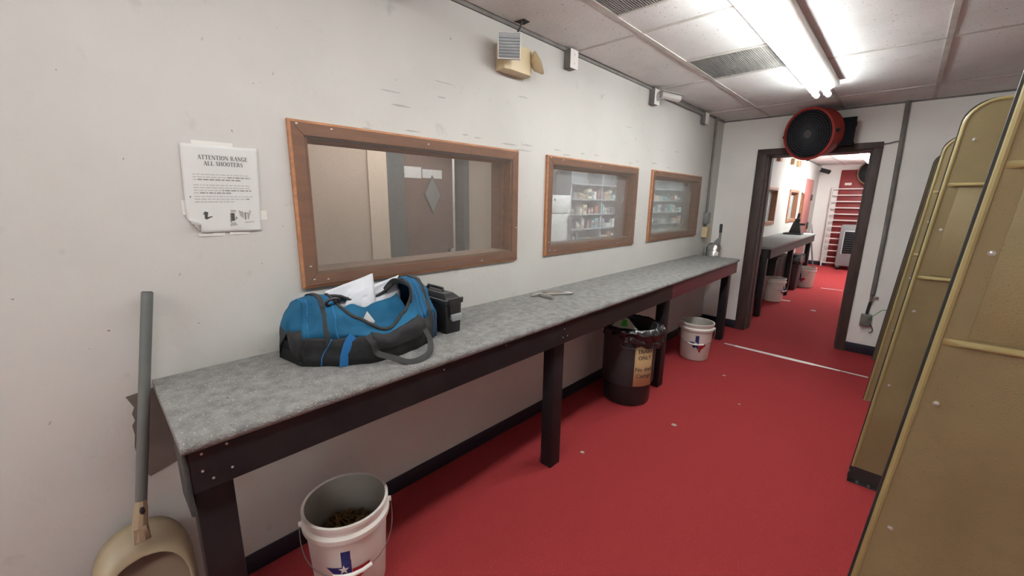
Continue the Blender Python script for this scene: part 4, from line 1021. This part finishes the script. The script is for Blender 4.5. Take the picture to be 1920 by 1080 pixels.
MB().box(.015, .33, 7.69, 8.53, .62, .66).build('lid', 'black', to, bevel=.006)
gx, gy, gz = .235, 9.25, .956
gr = thing('gun_rest', (gx, gy, gz), 'black gun rest standing on the far room bench', 'gun rest')
MB().box(gx - .14, gx + .14, gy - .15, gy + .13, gz, gz + .03).build('base', 'black', gr, bevel=.004)
MB().hexa([(gx - .07, gy - .07, gz + .03), (gx + .12, gy - .07, gz + .03), (gx + .12, gy + .10, gz + .03), (gx - .07, gy + .10, gz + .03)], [(gx - .02, gy - .03, gz + .24), (gx + .07, gy - .03, gz + .24), (gx + .07, gy + .06, gz + .24), (gx - .02, gy + .06, gz + .24)]).build('body', 'black', gr, bevel=.008)
MB().cyl((gx + .03, gy, gz + .23), (gx + .045, gy, gz + .39), .022, n=8).build('post', 'black', gr)
MB().box(gx + .02, gx + .16, gy - .03, gy + .03, gz + .17, gz + .21).build('arm', 'black', gr, bevel=.004)
MB().box(gx, gx + .08, gy - .04, gy + .04, gz + .24, gz + .29).build('cradle', 'black', gr, bevel=.004)
ps = thing('paper_sheet', (.36, 9.6, gz), 'white paper sheet lying flat on the far room bench', 'paper')
MB().prism([(.26, 9.42), (.44, 9.44), (.45, 9.76), (.24, 9.74)], lambda u, v, w: (u, v, w), gz + .001, gz + .004).build('sheet', 'paper', ps, smooth=0)
sh = thing('long_scoop', (.12, 12.2, 0), 'grey long handled scoop leaning upright past the far bench', 'scoop')
MB().cyl((.28, 12.1, 0.01), (.13, 12.1, .82), .016, n=8).build('handle', 'handle_grey', sh)
MB().hexa([(.14, 12.02, .80), (.17, 12.02, .80), (.17, 12.18, .80), (.14, 12.18, .80)], [(.09, 12.06, 1.06), (.11, 12.06, 1.06), (.11, 12.14, 1.06), (.09, 12.14, 1.06)]).build('blade', 'galv', sh, bevel=.008)
ld = thing('ladder', (.62, 12.75, 0), 'white ladder leaning on the end wall of the far room', 'ladder')
ya = lambda z: 12.74 + .10 * z / 1.95
for x0, x1, z0, z1 in ((.355, .315, .0, 1.93), (.90, .915, .0, 1.93)):
    MB().hexa([(x0 - .014, ya(z0) - .03, z0), (x0 + .014, ya(z0) - .03, z0), (x0 + .014, ya(z0) + .03, z0), (x0 - .014, ya(z0) + .03, z0)], [(x1 - .014, ya(z1) - .03, z1), (x1 + .014, ya(z1) - .03, z1), (x1 + .014, ya(z1) + .03, z1), (x1 - .014, ya(z1) + .03, z1)]).build('rail', 'white_metal', ld, bevel=.003, segs=1)
for k in range(13):
    z = .10 + k * .149
    MB().box(.33, .91, ya(z) - .035, ya(z) - .005, z - .014, z + .014).build('rung', 'white_metal', ld, bevel=.003, segs=1)
co = thing('air_cooler', (.92, 12.45, 0), 'grey portable air cooler with a dark grille in the far room', 'cooler')
MB().box(.66, 1.22, 12.28, 12.62, .09, 1.06).build('body', 'grey_cooler', co, bevel=.03)
MB().box(.75, 1.13, 12.265, 12.285, .40, .90).build('grille', 'fan_black', co, bevel=.006)
for k in range(9): MB().box(.76, 1.12, 12.258, 12.268, .43 + k * .052, .445 + k * .052).build('slat', 'steel_dark', co, smooth=0)
MB().box(.735, 1.145, 12.262, 12.28, .90, .925).box(.735, .755, 12.262, 12.28, .38, .92).build('grille_frame', 'shelf_grey', co, smooth=0)
for x in (.72, 1.16):
    MB().tube([(x - .03, 12.33, .055), (x + .03, 12.33, .055)], .055, 14).build('wheel', 'black', co)
# things high on the far room wall
for (y, z, w), lab in zip([(8.35, 2.28, .09), (9.42, 2.30, .06), (10.0, 2.30, .10)], ['small brown box high on the far room wall, nearest the doorway', 'small brown box high on the far room wall beside the lamp', 'small tan box on the far room wall, furthest of three']):
    t = thing('wall_box', (0, y, z), lab, 'electrical box', 'boxes high on the far room wall')
    MB().box(0, .05, y - w, y + w, z - .06, z + .05).build('body', 'sign_tan', t, bevel=.004); MB().box(.05, .055, y - w * .9, y + w * .9, z - .055, z + .045).build('cover', 'wood', t, bevel=.002)
s2 = thing('security_camera', (.1, 12.55, 2.30), 'dark dome camera in the far corner of the far room', 'camera')
MB().box(0, .06, 12.5, 12.62, 2.32, 2.42).build('mount', 'cam_white', s2, bevel=.005); MB().cyl((.06, 12.56, 2.33), (.24, 12.50, 2.27), .05, n=14).build('barrel', 'steel_dark', s2); MB().cyl((.24, 12.50, 2.27), (.245, 12.498, 2.268), .038, n=12).build('lens', 'black', s2)

# ------------------------------------------------------------------ the office behind the first window
tag(MB().box(-1.75, -1.60, -.6, 1.72, 0, 2.5).build('wall_office', 'beige', smooth=0), kind='structure')
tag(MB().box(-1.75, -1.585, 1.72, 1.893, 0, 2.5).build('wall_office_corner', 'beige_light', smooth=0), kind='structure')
tag(MB().box(-1.72, -1.60, 2.805, 3.18, 0, 2.5).build('wall_office_panel', 'beige', smooth=0), kind='structure')
tag(MB().box(-1.72, -1.58, 3.18, 3.32, 0, 2.5).box(-1.72, -1.57, 2.74, 2.805, 0, 2.5).build('trim_office_posts', 'teal_dark', smooth=0, weld=False), kind='structure')
od = tag(thing('door_4', (-1.63, 2.3, 0)), kind='structure')
box('frame_post', 'teal_dark', od, -1.70, -1.58, 1.893, 2.06, 0, 2.5)
box('leaf', 'brown_door', od, -1.66, -1.62, 2.06, 2.635, 0, 2.45, .002)
dm = [(2.285, 1.56), (2.385, 1.735), (2.49, 1.545), (2.385, 1.37)]
MB().prism(dm, lambda u, v, w: (w, u, v), -1.622, -1.612).build('diamond_trim', 'teal_dark', od, smooth=0)
MB().prism([(2.385 + (u - 2.385) * .86, 1.553 + (v - 1.553) * .86) for u, v in dm], lambda u, v, w: (w, u, v), -1.613, -1.609).build('diamond_pane', 'grey_cooler', od, smooth=0)
for a, b, c_, d, lab in ((2.03, 2.265, 1.70, 1.80, 'left paper notice taped to the brown door behind the first window'), (2.275, 2.50, 1.705, 1.785, 'right paper notice taped to the brown door behind the first window')):
    o = tag(MB().box(-1.618, -1.616, a, b, c_, d).build('door_notice', 'paper', smooth=0), lab, 'notice')
MB().cyl((-1.62, 2.585, 1.0), (-1.57, 2.585, 1.0), .025, n=12).build('knob', 'steel', od)
tag(MB().box(-3.62, -3.55, 1.9, 5.0, 0, 2.5).build('wall_lobby', 'wall', smooth=0), kind='structure')
wr = thing('wall_rack', (-3.4, 3.7, 0), 'lobby shelf rack glimpsed through the door gap', 'rack')
for z in (.35, .8, 1.2, 1.45): MB().box(-3.54, -3.25, 3.3, 4.6, z, z + .03).build('shelf', 'wood', wr, smooth=0)
MB().box(-3.54, -3.25, 3.27, 3.30, 0, 1.9).box(-3.54, -3.25, 4.6, 4.63, 0, 1.9).build('side', 'steel_dark', wr, smooth=0, weld=False)
random.seed(21)


SH = ['carton on the lowest visible shelf', 'carton on the second shelf', 'carton on the third shelf', 'carton on the top shelf']


def goods(proto, shelf_list, lab, grp, x, dy=(.05, .13)):
    first = None
    for (ya_, yb_, z) in shelf_list:
        y = ya_ + random.uniform(0, .05)
        while y < yb_ - .05:
            w = random.uniform(*dy); h = random.uniform(.07, .17); d = random.uniform(.06, .14)
            m = random.choice(GOODS)
            t = thing('boxed_item', (x, y, z), m.name.split('_')[1].split('.')[0] + ' ' + SH[shelf_list.index((ya_, yb_, z)) % len(SH)] + ' ' + lab, 'package', grp)
            MB().box(x - d, x, y, y + w, z, z + h).build('carton', m, t, bevel=.004, segs=1)
            MB().box(x, x + .002, y + w * .15, y + w * .85, z + h * .3, z + h * .7).build('label', random.choice(GOODS), t, smooth=0)
            y += w + random.uniform(.01, .09)
goods(None, [(3.35, 4.55, .83), (3.35, 4.55, 1.23), (3.35, 4.55, 1.48)], 'of the lobby rack behind the door gap', 'goods on the lobby rack', -3.27)

# ------------------------------------------------------------------ the shop behind the second and third windows
tag(MB().box(-2.75, -2.65, 3.5, 7.6, 0, 2.5).build('wall_shop', 'wall', smooth=0), kind='structure')
tag(MB().box(-2.75, -2.65, 7.6, 13.2, 0, 2.5).build('wall_shop_far', 'shelf_grey', smooth=0), kind='structure')
fr = thing('refrigerator', (-2.4, 5.2, 0), 'white refrigerator seen through the middle window', 'refrigerator')
MB().box(-2.64, -2.23, 4.88, 5.475, .03, 1.60).build('body', 'fridge', fr, bevel=.01)
MB().box(-2.225, -2.20, 4.88, 5.475, 1.325, 1.60).build('freezer_door', 'fridge', fr, bevel=.008)
MB().box(-2.225, -2.20, 4.88, 5.475, .10, 1.312).build('fridge_door', 'fridge', fr, bevel=.008)
MB().cyl((-2.19, 5.06, 1.53), (-2.198, 5.06, 1.53), .018, n=12).build('badge', 'galv', fr)
MB().box(-2.20, -2.17, 5.42, 5.445, .9, 1.29).build('door_handle', 'galv', fr, bevel=.004)


def rack(x, y0, y1, zs, label):
    t = thing('display_rack', (x, (y0 + y1) / 2, 0), label, 'rack')
    box('back_board', 'shelf_grey', t, x - .34, x - .31, y0, y1, .05, 2.0)
    for yy in (y0, (y0 + y1) / 2, y1): box('upright', 'shelf_grey', t, x - .31, x - .02, yy - .015, yy + .015, 0, 2.0)
    for z in zs: box('shelf', 'shelf_grey', t, x - .31, x, y0, y1, z - .02, z)
    return t
zs = [.55, .80, 1.05, 1.30, 1.55, 1.80]
rack(-2.25, 5.58, 7.45, zs, 'stocked display rack behind the middle window')
goods(None, [(5.62, 6.45, z) for z in zs[1:5]] + [(6.55, 7.4, z) for z in zs[1:5]], 'of the rack behind the middle window', 'goods behind the middle window', -2.27)
rack(-2.25, 7.9, 10.9, zs, 'stocked display rack behind the third window')
goods(None, [(7.95, 9.3, z) for z in zs[1:5]] + [(9.45, 10.8, z) for z in zs[1:5]], 'of the rack behind the third window', 'goods behind the third window', -2.27, (.08, .2))
tb_ = thing('display_tube', (-1.2, 5.7, .9), 'white upright tube by the middle window', 'tube')
MB().cyl((-.75, 4.82, .95), (-.75, 4.82, 1.50), .018, n=10).build('tube', 'paper', tb_)
MB().box(-.82, -.68, 4.76, 4.88, 0, .95).build('stand', 'shelf_grey', tb_, bevel=.004)
wb_ = thing('paper_stack', (-.5, 4.35, 1.0), 'white carton standing low behind the middle window', 'carton')
MB().box(-.62, -.46, 4.30, 4.52, 1.125, 1.205).build('carton', 'paper', wb_, bevel=.003)
MB().box(-.66, -.40, 4.2, 4.62, 0, 1.125).build('pedestal', 'shelf_grey', wb_, bevel=.004)
